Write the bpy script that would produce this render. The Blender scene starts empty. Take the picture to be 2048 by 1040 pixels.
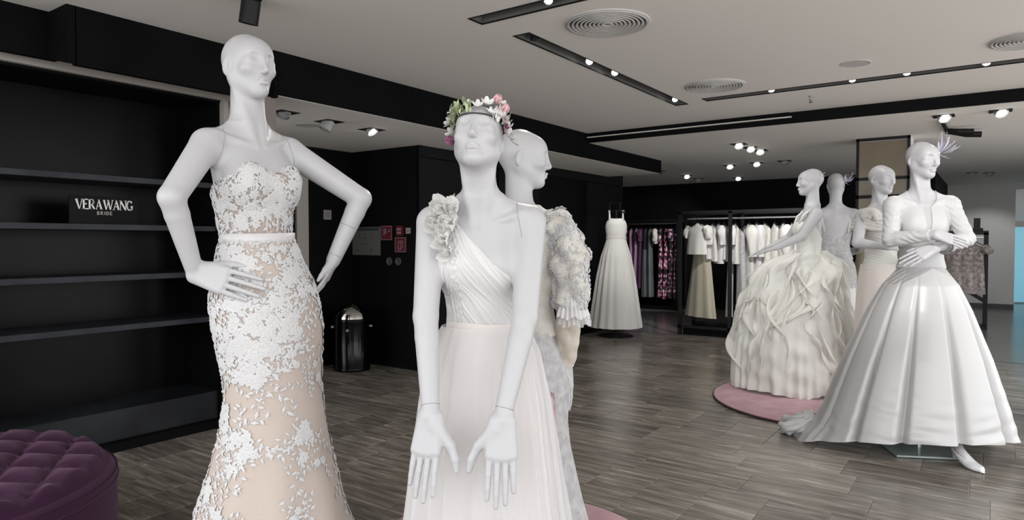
import bpy, bmesh, math, random
import numpy as np
from mathutils import Vector, Matrix, kdtree
rng = np.random.default_rng(7); random.seed(7)
S = bpy.context.scene
COL = S.collection
# ------------------------------------------------------------------ camera, world, lights, exposure
cam_d = bpy.data.cameras.new('camera'); cam = bpy.data.objects.new('camera', cam_d); COL.objects.link(cam)
cam_d.sensor_width = 36.0; cam_d.lens = 1355.0/2048.0*36.0; cam_d.clip_start = 0.05; cam_d.clip_end = 80
cam.location = (0, 0, 1.30); cam.rotation_euler = (math.radians(90-1.52), 0, math.radians(35.486))
S.camera = cam
S.view_settings.view_transform = 'Standard'; S.view_settings.look = 'None'
S.view_settings.exposure = 0.0; S.view_settings.gamma = 1.0; S.view_settings.use_curve_mapping = False
W = bpy.data.worlds.new('world'); S.world = W; W.use_nodes = True
W.node_tree.nodes['Background'].inputs[0].default_value = (0.97, 0.985, 1.0, 1)
W.node_tree.nodes['Background'].inputs[1].default_value = 3.1      # even fill glow added to lift the ceiling, standing in for unseen shop

def spot(loc, aim, watts, deg=50, blend=0.6, r=0.05, col=(1, 0.985, 0.965)):
    l = bpy.data.lights.new('spot_lamp', 'SPOT'); l.energy = watts; l.spot_size = math.radians(deg)
    l.spot_blend = blend; l.shadow_soft_size = r; l.color = col
    o = bpy.data.objects.new('spot_lamp', l); COL.objects.link(o); o.location = loc
    d = Vector(aim) - Vector(loc); o.rotation_euler = d.to_track_quat('-Z', 'Y').to_euler()
    return o
HC = 2.555      # main ceiling height
LC = 2.27       # soffit on the left
FC = 2.45       # ceiling further back
SPOTS = [  # lamp position, aim, watts, cone; several are added fill without a fitting
    ((-1.93, 3.05, 2.50), (-1.5, 1.9, 1.2), 20, 55),
    ((-2.35, 3.56, 2.50), (-2.1, 1.5, 1.3), 24, 50),
    ((-2.35, 4.24, 2.50), (-1.5, 2.3, 1.2), 24, 50),
    ((-2.35, 4.63, 2.50), (-1.4, 6.3, 0.9), 40, 50),
    ((-2.35, 5.84, 2.50), (-1.3, 6.9, 1.0), 34, 50),
    ((-1.54, 5.88, 2.50), (-1.3, 6.6, 1.0), 12, 55),
    ((-0.93, 5.88, 2.50), (-0.7, 6.1, 1.0), 10, 60),
    ((-0.56, 5.86, 2.50), (-0.4, 5.0, 1.0), 16, 55),
    ((-0.07, 5.86, 2.50), (-0.35, 4.95, 1.1), 14, 55),
    ((-0.9, 3.05, 2.50), (-0.38, 4.95, 1.0), 22, 48),
    ((-1.2, 0.3, 2.50), (-2.1, 1.45, 1.35), 14, 60),  # this and the next two: unseen spots added to light the near mannequins
    ((-0.3, 0.6, 2.50), (-1.4, 1.85, 1.1), 12, 60),
    ((0.5, 1.6, 2.50), (-1.5, 2.2, 0.9), 6, 60),
    ((0.3, 3.05, 2.50), (-1.35, 6.3, 0.7), 110, 40),  # unseen spot added to brighten the ruffled gown
    ((-2.08, 7.75, 2.43), (-2.7, 9.3, 1.3), 220, 60),
    ((-3.6, 10.9, 2.43), (-5.5, 12.4, 1.2), 200, 60),
    ((-3.6, 7.6, 2.43), (-4.40, 8.8, 1.0), 70, 50),
    ((-0.30, 10.2, 2.43), (-0.3, 12.4, 1.0), 60, 70),
    ((-0.1, 14.9, 2.43), (-0.2, 16.3, 0.55), 45, 75),
    ((-2.35, 5.30, 2.50), (-2.5, 5.6, 0.0), 30, 95),  # fill spot added to brighten the middle of the floor
    ((-2.6, 7.6, 2.43), (-2.9, 7.4, 0.0), 30, 100),  # second added fill spot, lifting the floor before the rack
]
for p, a, w, dg in SPOTS: spot(p, a, w, dg)

# ------------------------------------------------------------------ materials
def nmat(name):
    m = bpy.data.materials.new(name); m.use_nodes = True
    nt = m.node_tree; return m, nt, nt.nodes['Principled BSDF']
def mat(name, col, rough=0.5, metal=0.0, spec=0.5, sheen=0.0, emit=None, alpha=1.0, bump=None, coat=0.0, sss=0.0):
    m, nt, b = nmat(name)
    b.inputs['Base Color'].default_value = (*col, 1); b.inputs['Roughness'].default_value = rough
    b.inputs['Metallic'].default_value = metal; b.inputs['Specular IOR Level'].default_value = spec
    b.inputs['Sheen Weight'].default_value = sheen; b.inputs['Coat Weight'].default_value = coat
    b.inputs['Alpha'].default_value = alpha
    if emit: b.inputs['Emission Color'].default_value = (*emit[0], 1); b.inputs['Emission Strength'].default_value = emit[1]
    if bump:
        n = nt.nodes.new('ShaderNodeTexNoise'); n.inputs['Scale'].default_value = bump[0]; n.inputs['Detail'].default_value = 4
        t = nt.nodes.new('ShaderNodeTexCoord'); bp = nt.nodes.new('ShaderNodeBump')
        bp.inputs['Strength'].default_value = bump[1]; bp.inputs['Distance'].default_value = bump[2]
        nt.links.new(t.outputs['Object'], n.inputs['Vector']); nt.links.new(n.outputs['Fac'], bp.inputs['Height'])
        nt.links.new(bp.outputs['Normal'], b.inputs['Normal'])
    return m
def cloth_mat(name, col, rough=0.8, trans=0.25, alpha=1.0, bump=(60, 0.25, 0.004), stretch=(1, 1, 1), sheen=0.2):
    col = tuple(c*0.90 for c in col)
    # woven fabric: diffuse surface mixed with translucency so thin cloth glows a little
    m, nt, b = nmat(name)
    b.inputs['Base Color'].default_value = (*col, 1); b.inputs['Roughness'].default_value = rough
    b.inputs['Sheen Weight'].default_value = sheen; b.inputs['Specular IOR Level'].default_value = 0.25; b.inputs['Alpha'].default_value = alpha
    t = nt.nodes.new('ShaderNodeTexCoord'); mp = nt.nodes.new('ShaderNodeMapping'); mp.inputs['Scale'].default_value = stretch
    n = nt.nodes.new('ShaderNodeTexNoise'); n.inputs['Scale'].default_value = bump[0]; n.inputs['Detail'].default_value = 5
    bp = nt.nodes.new('ShaderNodeBump'); bp.inputs['Strength'].default_value = bump[1]; bp.inputs['Distance'].default_value = bump[2]
    nt.links.new(t.outputs['Object'], mp.inputs['Vector']); nt.links.new(mp.outputs[0], n.inputs['Vector'])
    nt.links.new(n.outputs['Fac'], bp.inputs['Height']); nt.links.new(bp.outputs['Normal'], b.inputs['Normal'])
    if trans > 0:
        tr = nt.nodes.new('ShaderNodeBsdfTranslucent'); tr.inputs[0].default_value = (*col, 1)
        mx = nt.nodes.new('ShaderNodeMixShader'); mx.inputs[0].default_value = trans
        out = nt.nodes['Material Output']
        nt.links.new(b.outputs[0], mx.inputs[1]); nt.links.new(tr.outputs[0], mx.inputs[2]); last = mx
        if alpha < 1:
            tp = nt.nodes.new('ShaderNodeBsdfTransparent'); m2 = nt.nodes.new('ShaderNodeMixShader'); m2.inputs[0].default_value = alpha
            b.inputs['Alpha'].default_value = 1.0
            nt.links.new(tp.outputs[0], m2.inputs[1]); nt.links.new(mx.outputs[0], m2.inputs[2]); last = m2
        nt.links.new(last.outputs[0], out.inputs['Surface'])
    return m
def floor_mat(name, c0, c1, c2, rough, rnd=0.35):
    m, nt, b = nmat(name)
    tc = nt.nodes.new('ShaderNodeTexCoord'); oi = nt.nodes.new('ShaderNodeObjectInfo')
    geo = nt.nodes.new('ShaderNodeNewGeometry')
    vm = nt.nodes.new('ShaderNodeVectorMath'); vm.operation = 'MULTIPLY_ADD'
    cb = nt.nodes.new('ShaderNodeCombineXYZ')
    for i in range(3): nt.links.new(oi.outputs['Random'], cb.inputs[i])
    vm.inputs[1].default_value = (37, 53, 11); nt.links.new(cb.outputs[0], vm.inputs[0]); nt.links.new(geo.outputs['Position'], vm.inputs[2])
    mp = nt.nodes.new('ShaderNodeMapping'); mp.inputs['Scale'].default_value = (1.6, 15, 1)
    nt.links.new(vm.outputs[0], mp.inputs['Vector'])
    n = nt.nodes.new('ShaderNodeTexNoise'); n.inputs['Scale'].default_value = 1.6; n.inputs['Detail'].default_value = 9; n.inputs['Roughness'].default_value = 0.68
    n.inputs['Distortion'].default_value = 0.5
    nt.links.new(mp.outputs[0], n.inputs['Vector'])
    r = nt.nodes.new('ShaderNodeValToRGB'); e = r.color_ramp.elements
    e[0].position = 0.30; e[0].color = (*c0, 1); e[1].position = 0.72; e[1].color = (*c2, 1)
    q = e.new(0.50); q.color = (*c1, 1)
    nt.links.new(n.outputs['Fac'], r.inputs[0])
    hs = nt.nodes.new('ShaderNodeHueSaturation'); ma = nt.nodes.new('ShaderNodeMapRange')
    ma.inputs['To Min'].default_value = 1-rnd; ma.inputs['To Max'].default_value = 1+rnd
    nt.links.new(oi.outputs['Random'], ma.inputs['Value']); nt.links.new(ma.outputs[0], hs.inputs['Value'])
    nt.links.new(r.outputs[0], hs.inputs['Color']); nt.links.new(hs.outputs[0], b.inputs['Base Color'])
    mr = nt.nodes.new('ShaderNodeMapRange'); mr.inputs['To Min'].default_value = rough-0.05; mr.inputs['To Max'].default_value = rough+0.08
    nt.links.new(n.outputs['Fac'], mr.inputs['Value']); nt.links.new(mr.outputs[0], b.inputs['Roughness'])
    bp = nt.nodes.new('ShaderNodeBump'); bp.inputs['Strength'].default_value = 0.08; bp.inputs['Distance'].default_value = 0.002
    nt.links.new(n.outputs['Fac'], bp.inputs['Height']); nt.links.new(bp.outputs['Normal'], b.inputs['Normal'])
    return m
def mottled(name, c0, c1, scale, rough, sheen=0.0, bump=0.0, dist=0.002, detail=4, spec=0.5):
    m, nt, b = nmat(name)
    t = nt.nodes.new('ShaderNodeTexCoord'); n = nt.nodes.new('ShaderNodeTexNoise'); n.inputs['Scale'].default_value = scale; n.inputs['Detail'].default_value = detail
    r = nt.nodes.new('ShaderNodeValToRGB'); e = r.color_ramp.elements
    e[0].position = 0.35; e[0].color = (*c0, 1); e[1].position = 0.65; e[1].color = (*c1, 1)
    nt.links.new(t.outputs['Object'], n.inputs['Vector']); nt.links.new(n.outputs['Fac'], r.inputs[0]); nt.links.new(r.outputs[0], b.inputs['Base Color'])
    b.inputs['Roughness'].default_value = rough; b.inputs['Sheen Weight'].default_value = sheen; b.inputs['Specular IOR Level'].default_value = spec
    if bump:
        n2 = nt.nodes.new('ShaderNodeTexNoise'); n2.inputs['Scale'].default_value = scale*12; n2.inputs['Detail'].default_value = 3
        nt.links.new(t.outputs['Object'], n2.inputs['Vector'])
        bp = nt.nodes.new('ShaderNodeBump'); bp.inputs['Strength'].default_value = bump; bp.inputs['Distance'].default_value = dist
        nt.links.new(n2.outputs['Fac'], bp.inputs['Height']); nt.links.new(bp.outputs['Normal'], b.inputs['Normal'])
    return m
def floral_mat(name, base, cols, scale):
    m, nt, b = nmat(name)
    t = nt.nodes.new('ShaderNodeTexCoord'); v = nt.nodes.new('ShaderNodeTexNoise'); v.inputs['Scale'].default_value = scale; v.inputs['Detail'].default_value = 3
    nt.links.new(t.outputs['Object'], v.inputs['Vector'])
    r = nt.nodes.new('ShaderNodeValToRGB'); r.color_ramp.interpolation = 'CONSTANT'; e = r.color_ramp.elements
    e[0].position = 0; e[0].color = (*base, 1); e[1].position = 0.50; e[1].color = (*cols[0], 1)
    for i, c in enumerate(cols[1:]):
        q = e.new(0.55+0.06*i); q.color = (*c, 1)
    nt.links.new(v.outputs['Fac'], r.inputs[0]); nt.links.new(r.outputs[0], b.inputs['Base Color']); b.inputs['Roughness'].default_value = 0.8
    return m
M = dict(
    plaster=mat('ceiling_paint', (0.86, 0.835, 0.80), 0.9, spec=0.2, bump=(90, 0.05, 0.002)),
    white_wall=mat('white_wall_paint', (0.62, 0.62, 0.61), 0.85, spec=0.2, bump=(90, 0.05, 0.002)),
    black=mottled('black_wall', (0.0018, 0.0018, 0.002), (0.003, 0.003, 0.0034), 3, 0.62, spec=0.12),
    fascia=mottled('black_fascia', (0.003, 0.003, 0.0036), (0.0045, 0.0045, 0.0054), 4, 0.8, spec=0.08),
    panel=mottled('charcoal_panel', (0.0045, 0.0045, 0.005), (0.007, 0.007, 0.0075), 2, 0.6, spec=0.15),
    gloss=mottled('gloss_black', (0.0025, 0.0025, 0.003), (0.005, 0.005, 0.006), 3, 0.30, spec=0.12),
    plinth=mottled('slate_plinth', (0.010, 0.011, 0.014), (0.026, 0.029, 0.034), 3, 0.4, detail=6, spec=0.2),
    shelf=mottled('shelf_edge', (0.020, 0.022, 0.028), (0.034, 0.037, 0.044), 5, 0.4, spec=0.2),
    taupe=mat('taupe_panel', (0.20, 0.17, 0.155), 0.7), trim=mat('trim_paint', (0.42, 0.39, 0.36), 0.6),
    floor=floor_mat('stone_tile', (0.105, 0.089, 0.075), (0.225, 0.197, 0.170), (0.47, 0.43, 0.375), 0.24, 0.24),
    grout=mat('grout', (0.42, 0.38, 0.33), 0.7), farfloor=floor_mat('far_floor', (0.10, 0.095, 0.09), (0.15, 0.145, 0.14), (0.21, 0.20, 0.19), 0.2, 0.0),
    mannequin=mat('mannequin_paint', (0.455, 0.452, 0.466), 0.38, spec=0.4, bump=(14, 0.02, 0.002)),
    seam=mat('seam_shadow_gap', (0.30, 0.30, 0.32), 0.8), steel=mat('brushed_steel', (0.55, 0.55, 0.55), 0.3, metal=1.0),
    chrome=mat('chrome', (0.75, 0.74, 0.72), 0.07, metal=1.0), glass=mat('base_glass', (0.35, 0.42, 0.39), 0.05, spec=0.8),
    blackmetal=mat('black_metal', (0.006, 0.006, 0.007), 0.45, spec=0.25), blackgloss=mat('black_lacquer', (0.002, 0.002, 0.0025), 0.16, spec=0.25),
    lace=mat('white_lace_thread', (0.56, 0.555, 0.56), 0.75, sheen=0.2), nude=cloth_mat('nude_lining', (0.52, 0.435, 0.39), 0.8, 0.1, bump=(240, 0.5, 0.004)),
    peach=cloth_mat('peach_tulle', (0.60, 0.51, 0.455), 0.75, 0.12, bump=(300, 0.25, 0.002)),
    ribbon=mat('satin_ribbon', (0.58, 0.57, 0.575), 0.4, sheen=0.3),
    tulle=cloth_mat('pleated_tulle', (0.83, 0.815, 0.82), 0.85, 0.2, bump=(90, 0.35, 0.004), stretch=(1, 1, 0.12)),
    blush=cloth_mat('blush_chiffon', (0.80, 0.75, 0.725), 0.8, 0.15, bump=(90, 0.3, 0.004), stretch=(1, 1, 0.1)),
    veil=cloth_mat('sheer_tulle', (0.88, 0.87, 0.88), 0.85, 0.3, alpha=0.55, bump=(120, 0.3, 0.003), stretch=(1, 1, 0.1)),
    petal=cloth_mat('organza_petal', (0.87, 0.86, 0.84), 0.8, 0.35), 
    sequin=mottled('ivory_sequin_lace', (0.64, 0.61, 0.555), (0.76, 0.74, 0.695), 26, 0.45, 0.2, 0.9, 0.006),
    nudesequin=mottled('beige_sequin_lace', (0.54, 0.465, 0.385), (0.66, 0.60, 0.53), 30, 0.45, 0.2, 0.9, 0.006),
    lilac=mottled('white_beaded_lace', (0.44, 0.425, 0.445), (0.60, 0.59, 0.60), 34, 0.5, 0.2, 0.9, 0.006),
    pinkchiffon=cloth_mat('pink_chiffon', (0.66, 0.46, 0.52), 0.7, 0.2), 
    satin=mat('ivory_satin', (0.47, 0.462, 0.462), 0.34, sheen=0.15, spec=0.9, bump=(5, 0.10, 0.02)),
    satin_soft=mat('soft_satin', (0.52, 0.515, 0.52), 0.5, sheen=0.15, spec=0.45, bump=(9, 0.12, 0.01)),
    organza=cloth_mat('cream_organza', (0.87, 0.865, 0.82), 0.75, 0.15, bump=(30, 0.2, 0.006)),
    organza2=cloth_mat('sheer_cream_ruffle', (0.91, 0.90, 0.85), 0.7, 0.25, alpha=0.86, bump=(30, 0.2, 0.006)),
    peachsilk=cloth_mat('pale_peach_silk', (0.84, 0.77, 0.73), 0.6, 0.15), olive=cloth_mat('pale_olive_tulle', (0.55, 0.52, 0.38), 0.8, 0.25),
    ivory=cloth_mat('ivory_cloth', (0.83, 0.81, 0.77), 0.8, 0.2), champagne=cloth_mat('champagne_crepe', (0.50, 0.46, 0.36), 0.7, 0.1),
    warmwhite=cloth_mat('warm_white_tulle', (0.86, 0.84, 0.80), 0.85, 0.15, bump=(80, 0.4, 0.006), stretch=(1, 1, 0.1)),
    velvet=mat('purple_velvet', (0.026, 0.0065, 0.023), 0.8, spec=0.15, sheen=0.22, bump=(8, 0.1, 0.01)),
    rug=mottled('pink_rug_pile', (0.40, 0.19, 0.23), (0.52, 0.29, 0.33), 6, 0.95, 0.3, 0.5, 0.003), rugedge=mat('rug_edge', (0.05, 0.03, 0.035), 0.9),
    bronze=mottled('bronze_mirror', (0.16, 0.125, 0.085), (0.20, 0.16, 0.11), 2, 0.22), 
    lamp=mat('lamp_lens', (1, 1, 1), 0.4, emit=((1, 0.98, 0.95), 14)), lampoff=mat('lamp_metal', (0.35, 0.35, 0.34), 0.4),
    vent=mat('vent_paint', (0.56, 0.55, 0.535), 0.7), ventgap=mat('vent_gap', (0.10, 0.10, 0.10), 0.8),
    channel=mat('dark_channel', (0.17, 0.17, 0.165), 0.6),
    red=mat('sign_red', (0.11, 0.006, 0.016), 0.45), signwhite=mat('sign_white', (0.24, 0.19, 0.20), 0.5), plangrey=mat('plan_paper', (0.11, 0.11, 0.107), 0.6),
    plandark=mat('plan_ink', (0.03, 0.035, 0.035), 0.6), switch=mat('switch_plastic', (0.30, 0.29, 0.285), 0.4), grey=mat('dull_grey', (0.06, 0.06, 0.06), 0.5),
    letter=mat('letter_white', (0.85, 0.83, 0.80), 0.4), letter2=mat('letter_cream', (0.45, 0.43, 0.37), 0.5),
    leaf=mat('leaf_green', (0.16, 0.20, 0.10), 0.6), leaf2=mat('pale_leaf', (0.42, 0.48, 0.28), 0.6), twig=mat('dark_twig', (0.03, 0.03, 0.025), 0.7),
    fwhite=mat('flower_white', (0.66, 0.65, 0.64), 0.6), fpink=mat('flower_pink', (0.74, 0.47, 0.50), 0.6), fplum=mat('flower_plum', (0.22, 0.07, 0.15), 0.6),
    flilac=mat('feather_lilac', (0.66, 0.64, 0.74), 0.6), shoe=mat('white_shoe', (0.85, 0.85, 0.88), 0.3, coat=0.3), shoe_in=mat('shoe_lining', (0.45, 0.38, 0.36), 0.6),
    legskin=mat('shaded_leg', (0.5, 0.47, 0.48), 0.5), mauve=cloth_mat('mauve_satin', (0.42, 0.24, 0.38), 0.45, 0.05), plum=cloth_mat('plum_satin', (0.10, 0.03, 0.09), 0.45, 0.0),
    greysatin=cloth_mat('grey_satin', (0.13, 0.14, 0.15), 0.4, 0.0), darkcloth=cloth_mat('dark_cloth', (0.015, 0.015, 0.018), 0.6, 0.0),
    floral=floral_mat('dark_floral_print', (0.008, 0.006, 0.010), [(0.30, 0.05, 0.14), (0.55, 0.30, 0.38), (0.75, 0.70, 0.68)], 14),
    floral2=floral_mat('black_floral_print', (0.006, 0.005, 0.008), [(0.06, 0.02, 0.06), (0.25, 0.10, 0.16), (0.5, 0.4, 0.42)], 16),
    taupedress=mottled('taupe_beaded', (0.16, 0.13, 0.13), (0.42, 0.37, 0.35), 22, 0.6), redcloth=cloth_mat('coral_cloth', (0.55, 0.12, 0.14), 0.7, 0.1),
    daylight=mat('daylight_glass', (0.2, 0.5, 0.6), 0.2, emit=((0.20, 0.55, 0.72), 0.42)), orange=mat('orange_glow', (0.5, 0.25, 0.12), 0.5, emit=((0.75, 0.35, 0.18), 0.5)),
)
M['velvet'].node_tree.nodes['Principled BSDF'].inputs['Sheen Tint'].default_value = (0.75, 0.45, 0.65, 1)
# ------------------------------------------------------------------ object helpers
def add_obj(name, me, m, parent=None, smooth=True):
    if m is not None: me.materials.append(m)
    if smooth: me.polygons.foreach_set('use_smooth', [True]*len(me.polygons))
    o = bpy.data.objects.new(name, me); COL.objects.link(o)
    if parent is not None: o.parent = parent
    return o
def quads(name, V, Fq, m, parent=None, smooth=True):
    V = np.asarray(V, np.float32); Fq = np.asarray(Fq, np.int32); n = len(Fq); k = Fq.shape[1]
    me = bpy.data.meshes.new(name); me.vertices.add(len(V)); me.vertices.foreach_set('co', V.ravel())
    me.loops.add(n*k); me.loops.foreach_set('vertex_index', Fq.ravel())
    me.polygons.add(n); me.polygons.foreach_set('loop_start', np.arange(0, n*k, k, dtype=np.int32))
    me.update(calc_edges=True); me.validate()
    return add_obj(name, me, m, parent, smooth)
class MB:
    def __init__(s): s.V = []; s.F = []
    def add(s, V, F):
        n = len(s.V); s.V += [tuple(map(float, v)) for v in V]; s.F += [tuple(i+n for i in f) for f in F]; return s
    def box(s, x0, x1, y0, y1, z0, z1, T=None):
        V = [(x, y, z) for z in (z0, z1) for y in (y0, y1) for x in (x0, x1)]
        if T is not None: V = [tuple(T @ Vector(v)) for v in V]
        return s.add(V, [(0, 2, 3, 1), (4, 5, 7, 6), (0, 1, 5, 4), (2, 6, 7, 3), (0, 4, 6, 2), (1, 3, 7, 5)])
    def tube(s, pts, rads, n=10, cap=True):
        pts = [Vector(p) for p in pts]; V = []; F = []
        if not hasattr(rads, '__len__'): rads = [rads]*len(pts)
        u = None
        for i, p in enumerate(pts):
            d = (pts[min(i+1, len(pts)-1)]-pts[max(i-1, 0)]).normalized()
            if u is None: u = d.orthogonal().normalized()
            u = (u - d*u.dot(d)).normalized(); w = d.cross(u)
            for j in range(n):
                a = 2*math.pi*j/n; V.append(p + (u*math.cos(a)+w*math.sin(a))*rads[i])
        for i in range(len(pts)-1):
            for j in range(n):
                F.append((i*n+j, i*n+(j+1) % n, (i+1)*n+(j+1) % n, (i+1)*n+j))
        if cap: F += [tuple(range(n-1, -1, -1)), tuple((len(pts)-1)*n+j for j in range(n))]
        return s.add(V, F)
    def lathe(s, prof, n=32, c=(0, 0, 0), cap=True):
        V = []; F = []
        for r, z in prof:
            for j in range(n):
                a = 2*math.pi*j/n; V.append((c[0]+r*math.cos(a), c[1]+r*math.sin(a), c[2]+z))
        for i in range(len(prof)-1):
            for j in range(n): F.append((i*n+j, i*n+(j+1) % n, (i+1)*n+(j+1) % n, (i+1)*n+j))
        if cap:
            F.append(tuple(range(n-1, -1, -1))); F.append(tuple((len(prof)-1)*n+j for j in range(n)))
        return s.add(V, F)
    def build(s, name, m, parent=None, smooth=False, bevel=0.0):
        me = bpy.data.meshes.new(name); me.from_pydata(s.V, [], s.F); me.update()
        if bevel:
            bm = bmesh.new(); bm.from_mesh(me); bmesh.ops.remove_doubles(bm, verts=bm.verts, dist=1e-6)
            bmesh.ops.bevel(bm, geom=[e for e in bm.edges], offset=bevel, segments=2, affect='EDGES', clamp_overlap=True); bm.to_mesh(me); bm.free()
        return add_obj(name, me, m, parent, smooth)
def tag(o, label, cat, group=None):
    o['label'] = label; o['category'] = cat
    if group: o['group'] = group
    return o
def thing(name, label, cat, loc=(0, 0, 0), rz=0.0, group=None):
    o = bpy.data.objects.new(name, None); COL.objects.link(o); o.location = loc; o.rotation_euler = (0, 0, rz); o.empty_display_size = 0.1
    return tag(o, label, cat, group)
def struct(o): o['kind'] = 'structure'; return o
def stuff(o): o['kind'] = 'stuff'; return o
def copy_tree(o, parent=None):
    c = o.copy(); COL.objects.link(c)
    if parent is not None: c.parent = parent
    for ch in list(o.children): copy_tree(ch, c)
    return c
def box_obj(name, b, m, parent=None, bevel=0.0): return MB().box(*b).build(name, m, parent, False, bevel)
# ------------------------------------------------------------------ the setting
WL = -5.70      # left wall of the recess
fl = struct(box_obj('floor', (-7, 6, -5, 9.02, -0.08, -0.004), M['grout']))
tiles = []
y = -0.14 - 1.53*3; row = 0
pat = [0.60, 0.31, 0.31, 0.31]; CXY = np.array([math.sin(math.radians(35.486)), math.cos(math.radians(35.486))])
while y < 9.0:
    d = pat[row % 4]; L = 0.29 if d > 0.5 else 0.60
    off = -1.49 if d > 0.5 else (-1.68, -1.20, -1.29)[(row % 4)-1]
    n0 = int((-6.6-off)/L)
    for i in range(n0, n0+34):
        x0 = off+i*L; x1 = x0+L
        if x1 < -6.6 or x0 > 2.2: continue
        cx, cy = (x0+x1)/2, y+d/2
        fwd = -cx*CXY[0]+cy*CXY[1]; lat = cx*CXY[1]+cy*CXY[0]
        vis = fwd > 2.2 and abs(lat)/max(fwd, .01) < 0.80 and -5.7 < cx and not (cx < -4.45 and cy < 2.76) and not (cx < -4.72 and cy > 5)
        tiles.append((vis, fwd, x0, x1, y, min(y+d, 9.02)))
    y += d; row += 1
tiles.sort(key=lambda t: (not t[0], t[1]))
tm = {}
rest = MB()
for k, (vis, fwd, x0, x1, y0, y1) in enumerate(tiles):
    g = 0.0017
    if vis and k < 300:
        key = (round(x1-x0, 3), round(y1-y0, 3))
        if key not in tm:
            a, b = key[0]/2-g, key[1]/2-g; c = 0.0012
            V = [(-a, -b, -0.008), (a, -b, -0.008), (a, b, -0.008), (-a, b, -0.008), (-a, -b, -c), (a, -b, -c), (a, b, -c), (-a, b, -c),
                 (-a+c, -b+c, 0), (a-c, -b+c, 0), (a-c, b-c, 0), (-a+c, b-c, 0)]
            F = [(3, 2, 1, 0), (8, 9, 10, 11)]+[(i, (i+1) % 4, 4+(i+1) % 4, 4+i) for i in range(4)]+[(4+i, 4+(i+1) % 4, 8+(i+1) % 4, 8+i) for i in range(4)]
            me = bpy.data.meshes.new('tile'); me.from_pydata(V, [], F); me.materials.append(M['floor']); tm[key] = me
        o = bpy.data.objects.new('tile', tm[key]); COL.objects.link(o); o.parent = fl; o.location = ((x0+x1)/2, (y0+y1)/2, 0)
    else:
        rest.box(x0+g, x1-g, y0+g, y1-g, -0.008, 0.0)
stuff(rest.build('distant_tiles', M['floor'], fl))
struct(box_obj('floor', (-7, 6, 9.02, 18.6, -0.08, 0.0), M['farfloor']))
struct(box_obj('trim_1', (-7, 6, 9.012, 9.032, -0.01, 0.001), M['twig']))

def holed(x0, x1, y0, y1, z, holes):
    xs = sorted({x0, x1, *[v for h in holes for v in h[:2] if x0 < v < x1]}); ys = sorted({y0, y1, *[v for h in holes for v in h[2:] if y0 < v < y1]})
    m = MB()
    for a, b in zip(xs, xs[1:]):
        for c, d in zip(ys, ys[1:]):
            mx, my = (a+b)/2, (c+d)/2
            if any(h[0] < mx < h[1] and h[2] < my < h[3] for h in holes): continue
            m.add([(a, c, z), (a, d, z), (b, d, z), (b, c, z)], [(0, 1, 2, 3)])
    return m
SLOTS = [(-2.43, -0.2, 2.98, 3.11), (-2.41, -2.29, 3.39, 5.98), (-2.11, 1.2, 5.82, 5.95)]
ce = holed(-4.3, 2.2, -1.0, 6.95, HC, SLOTS)
struct(ce.build('ceiling', M['plaster']))
struct(box_obj('ceiling', (-7.2, 2.2, -1.0, 19, 2.72, 2.78), M['plaster']))  # unseen slab added to stop world light leaking in from above
SL = ['dark light channel at the top of the ceiling beside the near round vent', 'long dark light channel running away towards the back of the shop', 'thin dark light channel across the ceiling above the satin gown']
for (a, b, c, d), lab in zip(SLOTS, SL):
    t = thing('light_channel', lab, 'light channel', ((a+b)/2, (c+d)/2, HC), 0, 'recessed light channels'); hx, hy = (b-a)/2, (d-c)/2
    m = MB(); z1 = 0.11
    m.add([(-hx, -hy, z1), (hx, -hy, z1), (hx, hy, z1), (-hx, hy, z1)], [(0, 1, 2, 3)])
    for P, Q in (((-hx, -hy), (hx, -hy)), ((hx, -hy), (hx, hy)), ((hx, hy), (-hx, hy)), ((-hx, hy), (-hx, -hy))):
        m.add([(*P, 0), (*Q, 0), (*Q, z1), (*P, z1)], [(0, 1, 2, 3)])
    m.build('housing', M['channel'], t)
    m = MB(); w = 0.006
    for q in ((-hx, hx, -hy, -hy+w), (-hx, hx, hy-w, hy), (-hx, -hx+w, -hy, hy), (hx-w, hx, -hy, hy)): m.box(*q, -0.004, 0.004)
    m.build('rim', M['blackmetal'], t)
    m = MB()
    if hx > hy: m.box(-hx+.02, hx-.02, -0.012, 0.012, z1-0.02, z1)
    else: m.box(-0.012, 0.012, -hy+.02, hy-.02, z1-0.02, z1)
    m.build('track', M['blackmetal'], t)
# lowered soffit on the left with its black fascia
struct(box_obj('ceiling', (-6.6, -3.885, 2.76, 9.05, LC, 2.70), M['plaster']))
struct(box_obj('trim_2', (-3.885, -3.862, 2.76, 9.05, LC+0.002, HC+0.1), M['fascia']))
struct(box_obj('trim_3', (-4.04, -4.0, 1.61, 2.80, 2.245, 2.70), M['fascia']))
struct(box_obj('trim_4', (-4.26, -4.22, -1.0, 1.61, 2.297, 2.70), M['fascia']))
struct(MB().add([(-4.26, 1.57, 2.306), (-4.0, 1.57, 2.245), (-4.0, 1.615, 2.245), (-4.26, 1.615, 2.306), (-4.26, 1.57, 2.7), (-4.0, 1.57, 2.7), (-4.0, 1.615, 2.7), (-4.26, 1.615, 2.7)], [(3, 2, 1, 0), (4, 5, 6, 7), (0, 1, 5, 4), (1, 2, 6, 5), (2, 3, 7, 6), (3, 0, 4, 7)]).build('trim_8', M['fascia']))
struct(box_obj('trim_9', (-4.9, -4.02, 1.61, 2.80, 2.40, 2.44), M['black']))
struct(box_obj('trim_11', (-4.9, -4.24, -1.0, 1.61, 2.40, 2.44), M['black']))
struct(box_obj('trim_10', (-4.04, -3.862, 2.735, 2.762, LC-.02, 2.70), M['fascia']))
struct(box_obj('trim_5', (-4.05, -3.90, 2.655, 2.775, 0, 2.255), M['taupe'], None, 0.004))
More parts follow.
